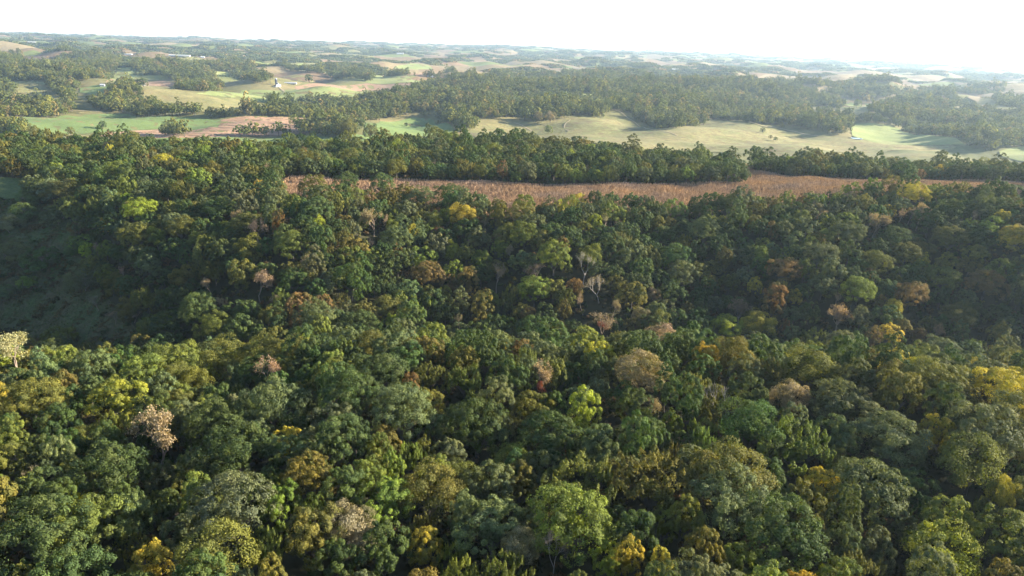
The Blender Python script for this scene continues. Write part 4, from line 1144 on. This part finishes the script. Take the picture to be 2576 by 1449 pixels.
# undergrowth on the forest floor and rough edges
n = 44000
uy = np.sqrt(g.uniform(90 ** 2, 880 ** 2, n)); us = g.uniform(-.95, .95, n); ux = us * np.maximum(uy, 160)
k = uy < edge_y(us)
for P in (P_corn, P_pasture): k &= ~inside(P, ux, uy)
inv = inside(P_valley, ux, uy)
k &= (~inv) | (nz(ux, uy, 32, 8) > .1)
ux, uy = ux[k], uy[k]; n = len(ux)
h_ = g.uniform(1.2, 3.6, n) * np.where(inside(P_valley, ux, uy), g.uniform(.5, 1.5, n), 1)
tt = np.array([TINT['G'], TINT['O'], (.09, .075, .035), (.05, .06, .025), (.12, .085, .05)])[g.integers(0, 5, n)] * g.uniform(.6, 1.05, (n, 1))
scatter("undergrowth", np.column_stack([ux, uy, ground_z(ux, uy) - .2]), g.uniform(0, 6.28, n), np.column_stack([h_ * .95, h_ * .95, h_]), tt, g.integers(0, 4, n),
        "undergrowth_shrub", "dark shrubby undergrowth between the trees and along the wood edges")

# rough grass in the shaded valley
bb0, bb1 = P_valley.min(0), P_valley.max(0)
n = 30000
gx_ = g.uniform(bb0[0], bb1[0], n); gy_ = g.uniform(bb0[1], bb1[1], n)
k = inside(P_valley, gx_, gy_) & (np.abs(gx_ / gy_) < .95); gx_, gy_ = gx_[k], gy_[k]
drift = nz(gx_, gy_ * 1.6, 30, 9); n = len(gx_)
tt = np.where((drift > .25)[:, None], (.095, .080, .040), np.where((drift < -.3)[:, None], (.066, .112, .038), (.070, .092, .034))) * g.uniform(.75, 1.25, (n, 1))
hs_ = np.clip(.7 + .35 * drift, .3, 1.4) * g.uniform(.7, 1.3, n)
scatter("rough_grass", np.column_stack([gx_, gy_, ground_z(gx_, gy_)]), g.uniform(0, 6.28, n), np.column_stack([hs_ * 1.3, hs_ * 1.3, hs_]), tt, g.integers(0, 3, n),
        "grass_tuft", "tall rough grass and weeds in the shaded valley")

# ripe corn standing in rows
x0, y0 = P_corn.min(0); x1, y1 = P_corn.max(0)
cx_, cy_ = np.meshgrid(np.arange(max(x0, -420), min(x1, 640), .95), np.arange(y0, y1, 1.9))
cx_ = cx_ + .10 * (cy_ - y0) ; cx_ = cx_.ravel() + g.normal(size=cx_.size) * .25; cy_ = cy_.ravel() + g.normal(size=cy_.size) * .3 + 6 * np.sin(cx_ / 90)
k = inside(P_corn, cx_, cy_) & (g.uniform(0, 1, cx_.size) < .93) & (nz(cx_, cy_, 16, 12) > -1.7) & ((np.sin((cy_ - 6 * np.sin(cx_ / 90) - .1 * cx_) / 2.6) < .86) | (g.uniform(0, 1, cx_.size) < .35)); cx_, cy_ = cx_[k], cy_[k]
n = len(cx_); cz_ = ground_z(cx_, cy_) + .2
hh = g.uniform(1.9, 2.4, n); th_ = g.uniform(0, math.pi, n); wd = g.uniform(.4, .62, n)
V = []
for o_ in (0, math.pi / 2):
    dx_, dy_ = np.cos(th_ + o_) * wd, np.sin(th_ + o_) * wd
    V.append(np.stack([np.column_stack([cx_ - dx_ * .4, cy_ - dy_ * .4, cz_]), np.column_stack([cx_ + dx_ * .4, cy_ + dy_ * .4, cz_]),
                       np.column_stack([cx_ + dx_, cy_ + dy_, cz_ + hh * .75]), np.column_stack([cx_ - dx_ * .2, cy_ - dy_ * .2, cz_ + hh])], 1))
V = np.stack(V, 1).reshape(-1, 3)
lv = np.repeat(np.column_stack([np.clip(g.normal(.5, .25, n), 0, 1), np.clip(.5 + .35 * nz(cx_, cy_, 60, 14), 0, 1), 0 * cx_, 1 + 0 * cx_]), 2, 0)
corn = link("corn", mesh_np("corn", V, np.arange(len(V)), np.full(len(V) // 4, 4), [CORN_LEAF], attrs={'leafvar': ('FACE', lv)}))
corn.color = (.345, .25, .19, 1)
tag(corn, "ripe rust brown corn standing in the field between the woods", kind='stuff')
print("corn", n)

# ------------------------------------------------------------------ woods on the hills beyond the valley
FW = [
 (cA, [(-80, 190), (0, 185), (150, 190), (150, 265), (400, 265), (400, 215), (560, 190), (800, 215), (900, 240), (820, 288), (800, 340), (700, 378), (500, 388), (300, 388), (0, 388), (-80, 388)]),
 (cA, [(920, 270), (1150, 240), (1500, 265), (1760, 270), (1790, 310), (1850, 350), (1880, 395), (1790, 405), (1640, 360), (1620, 345), (1500, 335), (1500, 372), (1420, 390), (1300, 375), (1240, 400), (1180, 368), (1050, 340), (930, 310)]),
 (cA, [(325, 380), (430, 370), (500, 402), (570, 412), (540, 448), (500, 470), (515, 530), (510, 600), (480, 610), (465, 520), (400, 480), (330, 430)]),
 (cA, [(-60, 410), (0, 412), (110, 422), (122, 470), (70, 495), (-60, 490)]),
 (cA, [(-60, 500), (0, 505), (150, 530), (350, 540), (460, 552), (460, 580), (240, 560), (0, 532), (-60, 530)]),
 (cA, [(640, 570), (660, 520), (780, 505), (810, 450), (860, 408), (920, 408), (960, 440), (1000, 475), (990, 560), (1120, 570), (1140, 605), (940, 605), (700, 600)]),
 (cA, [(900, 590), (1150, 606), (1500, 628), (1700, 615), (1900, 592), (2100, 580), (2700, 555), (2900, 600), (2600, 655), (2300, 655), (2100, 640), (1640, 640), (1500, 650), (1150, 628), (900, 612)]),
 (cA, [(-60, 575), (0, 578), (330, 584), (470, 595), (455, 625), (330, 642), (0, 652), (-60, 650)]),
 (cA, [(1240, 405), (1300, 385), (1400, 382), (1540, 400), (1570, 440), (1480, 455), (1400, 462), (1250, 445)]),
 (cA, [(1860, 250), (2050, 285), (2300, 330), (2620, 375), (2620, 392), (2300, 352), (2000, 300), (1860, 272)]),
 (cA, [(2160, 205), (2300, 192), (2500, 230), (2700, 250), (2600, 278), (2300, 278), (2170, 258)]),
 (cA, [(-40, 742), (0, 740), (180, 745), (190, 775), (0, 775), (-40, 775)]),
 (cA, [(2050, 745), (2180, 705), (2340, 715), (2400, 690), (2500, 700), (2500, 775), (2300, 785), (2100, 785)]),
 (cA, [(1150, 752), (1230, 740), (1300, 770), (1300, 782), (1160, 782)]),
 (cA, [(1640, 775), (1700, 762), (2000, 758), (2040, 765), (1900, 775)]),
 (cA, [(1800, 525), (1920, 515), (1980, 525), (2150, 525), (2400, 525), (2500, 550), (2300, 560), (2100, 545), (1900, 538)]),
 (cA, [(2240, 300), (2400, 300), (2620, 345), (2620, 360), (2400, 330)]),
 (cA, [(420, 150), (900, 165), (1500, 200), (1500, 215), (900, 205), (420, 185)]),
 (cA, [(1400, 205), (1900, 215), (2150, 230), (2150, 246), (1800, 240), (1420, 228)]),
 (cB, [(600, 425), (760, 400), (900, 372), (1050, 345), (1250, 345), (1420, 348), (1600, 345), (1640, 312), (1750, 292), (1990, 295), (2080, 350), (2700, 350), (2700, 640), (2480, 690), (2430, 690), (2300, 722),
       (2200, 700), (2130, 660), (2050, 600), (1950, 585), (1905, 640), (1860, 648), (1700, 640), (1600, 655), (1560, 655), (1400, 678), (1260, 645), (1100, 650), (1000, 640), (900, 650), (740, 660), (700, 640), (720, 560), (740, 500), (640, 480)]),
 (cB, [(-60, 600), (0, 560), (200, 505), (420, 490), (600, 432), (740, 420), (730, 500), (710, 570), (640, 640), (560, 632), (480, 610), (330, 655), (240, 668), (0, 690), (-60, 690)]),
 (cB, [(700, 645), (860, 650), (1010, 690), (960, 740), (870, 760), (840, 722), (740, 672)]),
 (cB, [(0, 335), (150, 348), (280, 375), (220, 385), (0, 362)]),
 (cB, [(0, 205), (130, 215), (220, 200), (400, 190), (540, 210), (520, 240), (400, 262), (200, 270), (0, 275)]),
 (cB, [(600, 230), (700, 200), (900, 215), (1100, 240), (1050, 270), (860, 285), (840, 320), (740, 330), (700, 290)]),
 (cB, [(340, 320), (400, 305), (340, 345), (560, 350), (800, 350), (1000, 345), (1000, 365), (700, 366), (400, 360)]),
 (cC, [(0, 340), (250, 320), (460, 372), (700, 386), (860, 404), (1000, 440), (1170, 480), (1200, 505), (1270, 530), (1310, 560), (1290, 575), (1160, 560), (1030, 570), (1070, 615), (1090, 655), (1200, 665),
       (1340, 690), (1360, 750), (1290, 765), (1200, 748), (1000, 715), (860, 690), (700, 690), (560, 660), (345, 640), (340, 690), (150, 718), (80, 728), (0, 728)]),
 (cC, [(1110, 592), (1350, 632), (1600, 685), (1900, 735), (2150, 790), (2400, 840), (2380, 880), (2160, 838), (2000, 772), (1700, 720), (1350, 675), (1120, 612)]),
 (cC, [(1480, 598), (1600, 550), (1700, 512), (1900, 474), (2100, 520), (2200, 540), (2060, 600), (2120, 612), (2170, 575), (2300, 580), (2410, 612), (2660, 600), (2660, 880), (2520, 850), (2400, 858), (2200, 790), (1900, 730), (1650, 675), (1560, 640)]),
 (cC, [(1200, 440), (1400, 432), (1650, 445), (1850, 470), (1600, 530), (1500, 545), (1400, 528), (1280, 495), (1180, 480)]),
 (cC, [(1800, 405), (1900, 390), (2200, 405), (2450, 435), (2300, 478), (2000, 470), (1850, 460)]),
 (cC, [(2350, 505), (2700, 500), (2700, 570), (2400, 565)]),
 (cC, [(700, 372), (900, 352), (1100, 372), (1400, 372), (1600, 330), (1800, 345), (1700, 400), (1400, 430), (1150, 430), (1000, 405)]),
 (cC, [(240, 320), (400, 305), (800, 290), (1300, 300), (1300, 335), (900, 340), (500, 360)]),
]
FW_POLY = [world_poly(p_, c_) for c_, p_ in FW]
PX_, SX_, TX_, VX_ = [], [], [], []
g = np.random.default_rng(77)
GL = ["glade", "sand_strip", "oval_field", "lit_slope", "lit_glade", "wood_glade", "far_tan_strip", "upland_field", "slope_strip", "house_lawn", "clearing"]
for P in FW_POLY:
    if len(P) < 3: continue
    (x0, y0), (x1, y1) = P.min(0), P.max(0)
    y1 = min(y1, 4300)
    if y0 > 4300: continue
    st = 10.5 if y0 < 2600 else 13.0
    a_, b_ = np.meshgrid(np.arange(x0, x1, st), np.arange(y0, y1, st))
    a_ = a_.ravel() + g.uniform(-.48, .48, a_.size) * st; b_ = b_.ravel() + g.uniform(-.48, .48, b_.size) * st
    k = inside(P, a_, b_) & (nz(a_, b_, 75, 43) > -.36) & (np.abs(a_ / b_) < .95) & ((b_ < 3000) | (g.uniform(0, 1, a_.size) < .8))
    for nm in GL:
        if nm in FIELD_POLYS: k &= ~inside(FIELD_POLYS[nm], a_, b_)
    k &= ~inside(pond_w[:, :2], a_, b_)
    a_, b_ = a_[k], b_[k]; n = len(a_)
    rr = np.clip(np.exp(g.normal(1.92, .33, n)), 3, 12) * (1 if y0 < 2600 else 1.2)
    PX_.append(np.column_stack([a_, b_, ground_z(a_, b_) - .5])); SX_.append(np.column_stack([rr * 1.14, rr * 1.14, (1.35 * rr + 7) / 1.76 * g.uniform(.65, 1.35, n) * (1 + .18 * nz(a_, b_, 130, 47))]))
    w1 = nz(a_, b_, 220, 41)
    cls = np.where(g.uniform(0, 1, n) + .14 * w1 < .55, 0, np.where(g.uniform(0, 1, n) < .5, 1, 2))
    cls = np.where(g.uniform(0, 1, n) < .06, 3, cls)
    TX_.append(np.array([(.085, .112, .036), (.115, .137, .065), (.145, .155, .04), (.20, .17, .08)])[cls] * g.uniform(.7, 1.3, (n, 1))); VX_.append(g.integers(0, 6, n))
# loose trees along hedges and streams, and odd ones in the open valley
n = 2600
a_ = g.uniform(-.9, .9, n); b_ = g.uniform(1250, 3600, n); a_ = a_ * b_
k = (nz(a_, b_, 420, 55) > .72) & (nz(a_, b_, 90, 56) > 0)
for P in FIELD_POLYS.values(): k &= ~inside(P, a_, b_)
a_, b_ = a_[k], b_[k]; n = len(a_); rr = g.uniform(2, 5.5, n)
PX_.append(np.column_stack([a_, b_, ground_z(a_, b_) - .5])); SX_.append(np.column_stack([rr, rr, (1.3 * rr + 4) / 1.76]))
TX_.append(np.array([TINT['O'], TINT['G'], (.18, .15, .08)])[g.integers(0, 3, n)] * g.uniform(.8, 1.2, (n, 1))); VX_.append(g.integers(0, 6, n))
PX_ = np.concatenate(PX_); n = len(PX_)
print("distant trees", n)
scatter("distant_woods", PX_, g.uniform(0, 6.28, n), np.concatenate(SX_), np.concatenate(TX_), np.concatenate(VX_), "distant_tree",
        "woods and tree rows on the hills across the valley")

# beyond that the woods read as one dark mass: patches of canopy up to the horizon
n = 60000
b_ = np.exp(g.uniform(math.log(3300), math.log(17000), n)); a_ = g.uniform(-.92, .92, n) * b_
band = nz(a_ * .55, b_, 900, 61) * .75 + nz(a_ * .5, b_, 2600, 62) * .65 + nz(a_, b_, 330, 63) * .35
k = band > .10 + .10 * np.clip((a_ / b_), -.7, .7) - .12 * np.clip((b_ - 5000) / 6000, 0, 1)
k &= ~((b_ < 4300) & (band < .45))
for nm, P in FIELD_POLYS.items():
    if P[:, 1].max() > 3000: k &= ~inside(P, a_, b_)
a_, b_ = a_[k], b_[k]; n = len(a_)
sz = 24 + 20 * np.clip((b_ - 3500) / 8000, 0, 1.4); sz = sz * g.uniform(.7, 1.4, n)
hz = np.clip(sz * .9, 24, 40)
cls = g.choice(4, n, p=[.55, .2, .2, .05])
scatter("horizon_woods", np.column_stack([a_, b_, ground_z(a_, b_) - 1]), g.uniform(0, 6.28, n), np.column_stack([sz, sz, hz]),
        np.array([(.07, .095, .035), (.10, .125, .06), TINT['O'], (.17, .13, .06)])[cls] * g.uniform(.85, 1.15, (n, 1)), g.integers(0, 5, n), "wood_patch",
        "dark belts of far-off woods fading into haze below the horizon")
print("patches", n)
#PART3

# ------------------------------------------------------------------ single bushes in the shaded valley, single trees on the open land
def cD(x, y): return x * .3333 * K, (402.5 + y * .3333) * K
BUSHES = [
 (210, 940, 100, (.10, .16, .03), "bright green round bush on the shaded valley grass"),
 (310, 825, 230, (.045, .085, .025), "big dark green bush above the bright green round bush"),
 (105, 745, 165, (.085, .10, .05), "wide grey green bush left of the big dark green bush"),
 (560, 705, 110, (.05, .09, .03), "small green bush in the middle of the shaded slope"),
 (430, 470, 190, (.05, .065, .03), "dark bush high on the shaded slope under the wood"),
 (195, 440, 150, (.05, .085, .03), "dark green bush left of the dark bush under the wood"),
 (240, 320, 140, (.055, .09, .035), "round green tree like bush just below the small pasture"),
 (400, 290, 200, (.10, .135, .085), "bluish willow bush where the wood meets the small pasture"),
 (640, 965, 210, (.085, .10, .06), "wide grey willow bush low on the valley floor"),
 (740, 1110, 190, (.11, .11, .09), "grey leafless bush below the wide grey willow bush"),
 (870, 1215, 150, (.19, .15, .12), "left of two pinkish grey bare bushes at the valley bottom"),
 (1010, 1205, 140, (.18, .14, .115), "right of two pinkish grey bare bushes at the valley bottom"),
 (70, 525, 150, (.10, .115, .07), "pale grey bush at the left edge of the shaded slope"),
 (770, 705, 95, (.06, .085, .035), "small dark bush right under the wooded spur"),
 (35, 1020, 110, (.09, .14, .075), "pale bluish green bush at the left edge of the valley floor"),
 (590, 545, 120, (.10, .075, .04), "brownish bush on the shaded slope beside the wood"),
]
bush_leaf = [NEAR['feather'][0], NEAR['oak'][1], NEAR['feather'][1]]
for i, (bx, by, bw, c, lab) in enumerate(BUSHES):
    q = at(*cD(bx, by), 2.5)
    c = tuple(v_ * 1.5 for v_ in c)
    wm = bw * .3333 * K / FPX * q[3]
    rr = wm / 2
    e_ = link("bush", None, loc=(q[0], q[1], q[2] - .3)); e_.rotation_euler = (0, 0, i * 1.3)
    tag(e_, lab, "bush", "bushes in the shaded valley")
    bare = 'bare' in lab or 'leafless' in lab
    o = link("branches", BARES[i % 2][0], e_); o.scale = (rr * .8, rr * .8, rr * .62)
    if bare:
        o = link("leaves", BARES[i % 2][1], e_); o.scale = (rr * .9, rr * .9, rr * .66); o.color = (*c, 1)
    else:
        o = link("crown", bush_leaf[i % 3], e_, (0, 0, .1)); o.scale = (rr, rr, rr * .85); o.color = (*c, 1)

SINGLES = [
 (cA, 495, 735, 50, 22, 'O', "tall thin brownish tree in front of the broad green field"),
 (cA, 720, 690, 45, 14, 'G', "small round tree in the middle of the broad green field"),
 (cA, 2065, 655, 62, 0, 'L', "green tree standing in the reddish brown stubble field"),
 (cA, 910, 765, 50, 0, 'O', "round bush at the near edge of the brown stubble field"),
 (cA, 1065, 770, 34, 0, 'G', "small dark bush between brown stubble and bright green strip"),
 (cA, 105, 730, 70, 0, 'G', "dark tree at the left front corner of the broad green field"),
 (cA, 240, 740, 55, 0, 'O', "olive tree right of the dark tree before the broad green field"),
 (cA, 1005, 395, 48, 0, 'G', "dark round tree over the farmhouse on the dry hill"),
 (cA, 965, 395, 42, 0, 'G', "dark tree touching the round tree over the farmhouse on its left"),
 (cA, 860, 412, 26, 0, 'G', "dark conifer shaped tree left of the golden tree on the hill"),
 (cA, 915, 415, 36, 0, 'Y', "golden tree on the hill left of the farmhouse trees"),
 (cA, 2170, 362, 48, 0, 'G', "dark tree on the yellow pasture right of the white shed"),
 (cA, 1900, 350, 36, 0, 'O', "olive tree on the slope above the dark silo"),
 (cA, 2440, 740, 80, 0, 'O', "large olive tree right of the stubble field by the stream"),
 (cB, 100, 720, 105, 0, 'O', "broad olive tree left of the oval green field"),
 (cB, 195, 680, 60, 0, 'G', "dark tree at the left end of the oval green field"),
 (cB, 260, 770, 85, 0, 'O', "yellowish tree in front of the oval green field"),
 (cB, 290, 693, 26, 0, 'G', "tiny left bush on the oval green field"),
 (cB, 511, 688, 26, 0, 'G', "tiny right bush on the oval green field"),
 (cB, 1510, 722, 55, 0, 'L', "lone green tree on the long meadow"),
 (cB, 1440, 640, 60, 0, 'T', "pale tree at the foot of the wooded hill left of a paler one"),
 (cB, 1525, 640, 66, 0, 'T', "palest tree at the foot of the wooded hill"),
 (cB, 945, 648, 34, 0, 'G', "left of two narrow dark trees at the wood edge above the meadow"),
 (cB, 985, 652, 34, 0, 'G', "right of two narrow dark trees at the wood edge above the meadow"),
 (cC, 740, 728, 36, 0, 'G', "dark tall tree on the lit meadow hill near the pond"),
 (cC, 795, 775, 26, 0, 'O', "small bush below the dark tall tree on the lit meadow hill"),
 (cC, 830, 788, 26, 0, 'L', "small bush right of another bush on the lit meadow hill"),
 (cC, 1345, 695, 40, 0, 'G', "dark tree at the end of the wood above the pond"),
 (cC, 1405, 540, 46, 0, 'L', "pale round tree in the sunlit gap of the right woods"),
 (cC, 875, 698, 28, 0, 'O', "small round tree at the wood edge left of the pond"),
]
for (cv, x_, y_, w_, h_, code, lab) in SINGLES:
    h = 5.0
    for _ in range(3):
        q = at(*cv(x_, y_), h)
        rr = max(1.5, w_ * .3581 * K / FPX * q[3] / 2); Ht = rr * 2.1; h = Ht * .55
    nm = "field_tree" if rr > 3 else "field_bush"
    e_ = link(nm, None, loc=(q[0], q[1], q[2] - .3)); e_.rotation_euler = (0, 0, (x_ * 7) % 6.28)
    tag(e_, lab, "tree" if rr > 3 else "bush", "single trees on the open valley land")
    o = link("trunk", TRUNK[0], e_); o.scale = (rr * .06, rr * .06, Ht * .35)
    fm = 'column' if 'narrow' in lab or 'tall' in lab or 'conifer' in lab else ('feather' if code in 'OT' else 'oak')
    o = link("crown", NEAR[fm][0], e_, (0, 0, Ht * .12)); o.scale = (rr, rr, Ht * .88 / (2.35 if fm == 'column' else 1.5))
    o.color = (*TINT[code], 1)

# ------------------------------------------------------------------ the farm and the far buildings
WHITE = plain_material("white_boards", (.6, .6, .58)); GREYROOF = plain_material("grey_metal_roof", (.42, .43, .45), .45, .4)
DARKSILO = plain_material("dark_blue_silo", (.05, .06, .09), .4); CONCRETE = plain_material("silo_concrete", (.26, .26, .25), .9)
DARKGLASS = plain_material("window_glass", (.03, .035, .04), .2, .5); BROWNROOF = plain_material("brown_shingle", (.12, .09, .075), .9); REDBOARD = plain_material("red_boards", (.30, .06, .045), .8)

def box_faces(x0, x1, y0, y1, z0, z1):
    v = [(x0, y0, z0), (x1, y0, z0), (x1, y1, z0), (x0, y1, z0), (x0, y0, z1), (x1, y0, z1), (x1, y1, z1), (x0, y1, z1)]
    return v, [(0, 3, 2, 1), (4, 5, 6, 7), (0, 1, 5, 4), (1, 2, 6, 5), (2, 3, 7, 6), (3, 0, 4, 7)]
def simple(name, v, f, mat, parent):
    me = bpy.data.meshes.new(name); me.from_pydata([tuple(p_) for p_ in v], [], f); me.materials.append(mat); me.update()
    return link(name, me, parent)
def building(name, cv, x_, y_, L, D, Hh, rise, lab, cat, wallm, roofm, rot=0.0, windows=4, door=True):
    q = at(*cv(x_, y_))
    e_ = link(name, None, loc=(q[0], q[1], q[2] - .3)); e_.rotation_euler = (0, 0, rot)
    tag(e_, lab, cat)
    v, f = box_faces(-L / 2, L / 2, -D / 2, D / 2, 0, Hh)
    v += [(-L / 2, 0, Hh + rise), (L / 2, 0, Hh + rise)]
    f = [f[0], f[2], f[4], (1, 2, 6, 9, 5), (3, 0, 4, 8, 7)]
    simple("wall", v, f, wallm, e_)
    o_ = .5
    for sgn in (-1, 1):
        y0, y1 = sgn * (D / 2 + o_), 0
        zl = Hh - rise * o_ / (D / 2) + .08
        v = [(-L / 2 - o_, y0, zl), (L / 2 + o_, y0, zl), (L / 2 + o_, y1, Hh + rise + .08), (-L / 2 - o_, y1, Hh + rise + .08)]
        v += [(a_, b_, c_ + .25) for a_, b_, c_ in v]
        simple("roof_slope", v, [(0, 3, 2, 1), (4, 5, 6, 7), (0, 1, 5, 4), (1, 2, 6, 5), (2, 3, 7, 6), (3, 0, 4, 7)], roofm, e_)
    for i in range(windows):
        xc = -L / 2 + (i + .5) * L / windows
        v, f = box_faces(xc - .8, xc + .8, -D / 2 - .06, -D / 2 + .06, Hh * .42, Hh * .78)
        simple("window", v, f, DARKGLASS, e_)
    if door:
        v, f = box_faces(L / 2 - .05, L / 2 + .07, -1.5, 1.5, 0, Hh * .7)
        simple("door", v, f, roofm, e_)
    return e_
building("livestock_shed", cA, 2042, 402, 46, 12, 4, 2.5, "long white shed with grey roof right of the dark silo", "shed", WHITE, GREYROOF, .08, 6)
building("barn", cA, 1958, 424, 17, 11, 6, 4, "white gabled barn at the foot of the dark silo", "barn", WHITE, GREYROOF, .5, 3)
building("farmhouse", cA, 1935, 424, 9, 7, 4.5, 2.5, "small white farmhouse left of the gabled barn by the silo", "house", WHITE, BROWNROOF, -.2, 3)
building("house", cA, 722, 420, 14, 10, 5.5, 3, "small white house alone on the dark green lawn", "house", WHITE, GREYROOF, .3, 3)
building("farmhouse", cA, 1000, 412, 20, 9, 4, 2.5, "low white house under the two dark round trees on the dry hill", "house", WHITE, BROWNROOF, .1, 3)
building("long_shed", cA, 890, 198, 80, 16, 6, 3, "left one of the two long white sheds near the horizon", "shed", WHITE, WHITE, .02, 6)
building("long_shed", cA, 1262, 208, 130, 18, 6, 3, "longer one of the two long white sheds near the horizon", "shed", WHITE, WHITE, .02, 8)
building("shed", cA, 1425, 221, 26, 14, 8, 4, "small white shed right of the longer white shed near the horizon", "shed", WHITE, WHITE, .2, 2)
building("shed", cA, 228, 120, 60, 24, 12, 5, "tiny white shed on the far hills at upper left", "shed", WHITE, WHITE, .1, 2)
building("shed", cB, 470, 194, 70, 24, 9, 4, "tiny white shed on the far upland above the dark far wood", "shed", WHITE, WHITE, .1, 2)
building("shed", cB, 680, 355, 30, 12, 5, 3, "tiny white shed in the far valley between pale fields", "shed", WHITE, GREYROOF, .1, 2)
building("barn", cB, 2395, 308, 40, 16, 9, 4, "tiny white barn on the far right upland left of pale fields", "barn", WHITE, GREYROOF, .4, 2)
building("shed", cC, 125, 308, 50, 16, 9, 4, "white roofed sheds building on the hazy upland at right", "shed", WHITE, WHITE, -.2, 2)

def lathe(name, prof, mat, parent, n=18, smooth=True):
    v, f = [], []
    for r_, z_ in prof:
        for i in range(n): v.append((r_ * math.cos(2 * math.pi * i / n), r_ * math.sin(2 * math.pi * i / n), z_))
    for k_ in range(len(prof) - 1):
        for i in range(n):
            j = (i + 1) % n
            f.append((k_ * n + i, k_ * n + j, (k_ + 1) * n + j, (k_ + 1) * n + i))
    o = simple(name, v, f, mat, parent)
    for pg in o.data.polygons: pg.use_smooth = smooth
    return o
def silo(x_, y_, rr, hh, mat, lab):
    q = at(*cA(x_, y_))
    e_ = link("silo", None, loc=(q[0], q[1], q[2] - .3)); tag(e_, lab, "silo")
    lathe("barrel", [(rr, 0), (rr, hh)], mat, e_)
    lathe("dome", [(rr * 1.02, hh), (rr * .9, hh + rr * .45), (rr * .5, hh + rr * .8), (.01, hh + rr * .92)], GREYROOF, e_)
    lathe("hoop", [(rr * 1.015, hh * .5), (rr * 1.03, hh * .5 + .1), (rr * 1.03, hh * .5 + .5), (rr * 1.015, hh * .5 + .6)], CONCRETE, e_)
silo(1942, 414, 4.2, 24, DARKSILO, "tall dark silo beside the white barns across the valley")
silo(1954, 418, 2.8, 10, CONCRETE, "short pale silo right of the tall dark silo")

# ------------------------------------------------------------------ haze
hm = bpy.data.materials.new("haze"); hm.use_nodes = True
ht = hm.node_tree; ht.nodes.clear()
ho = ht.nodes.new("ShaderNodeOutputMaterial"); pv = ht.nodes.new("ShaderNodeVolumePrincipled")
pv.inputs["Color"].default_value = (.60, .80, 1.0, 1)
pv.inputs["Density"].default_value = 0.000040
pv.inputs["Anisotropy"].default_value = .34
ht.links.new(pv.outputs[0], ho.inputs["Volume"])
zlo = float(tv[:, 2].min()) - 1.5; zhi = max(float(tv[:, 2].max()) + 45, 150.0)
v, f = box_faces(-52000, 52000, -900, 23000, zlo, zhi)
hz_ = simple("haze", v, f, hm, None)
tag(hz_, "pale bluish haze over the far hills", kind='stuff')
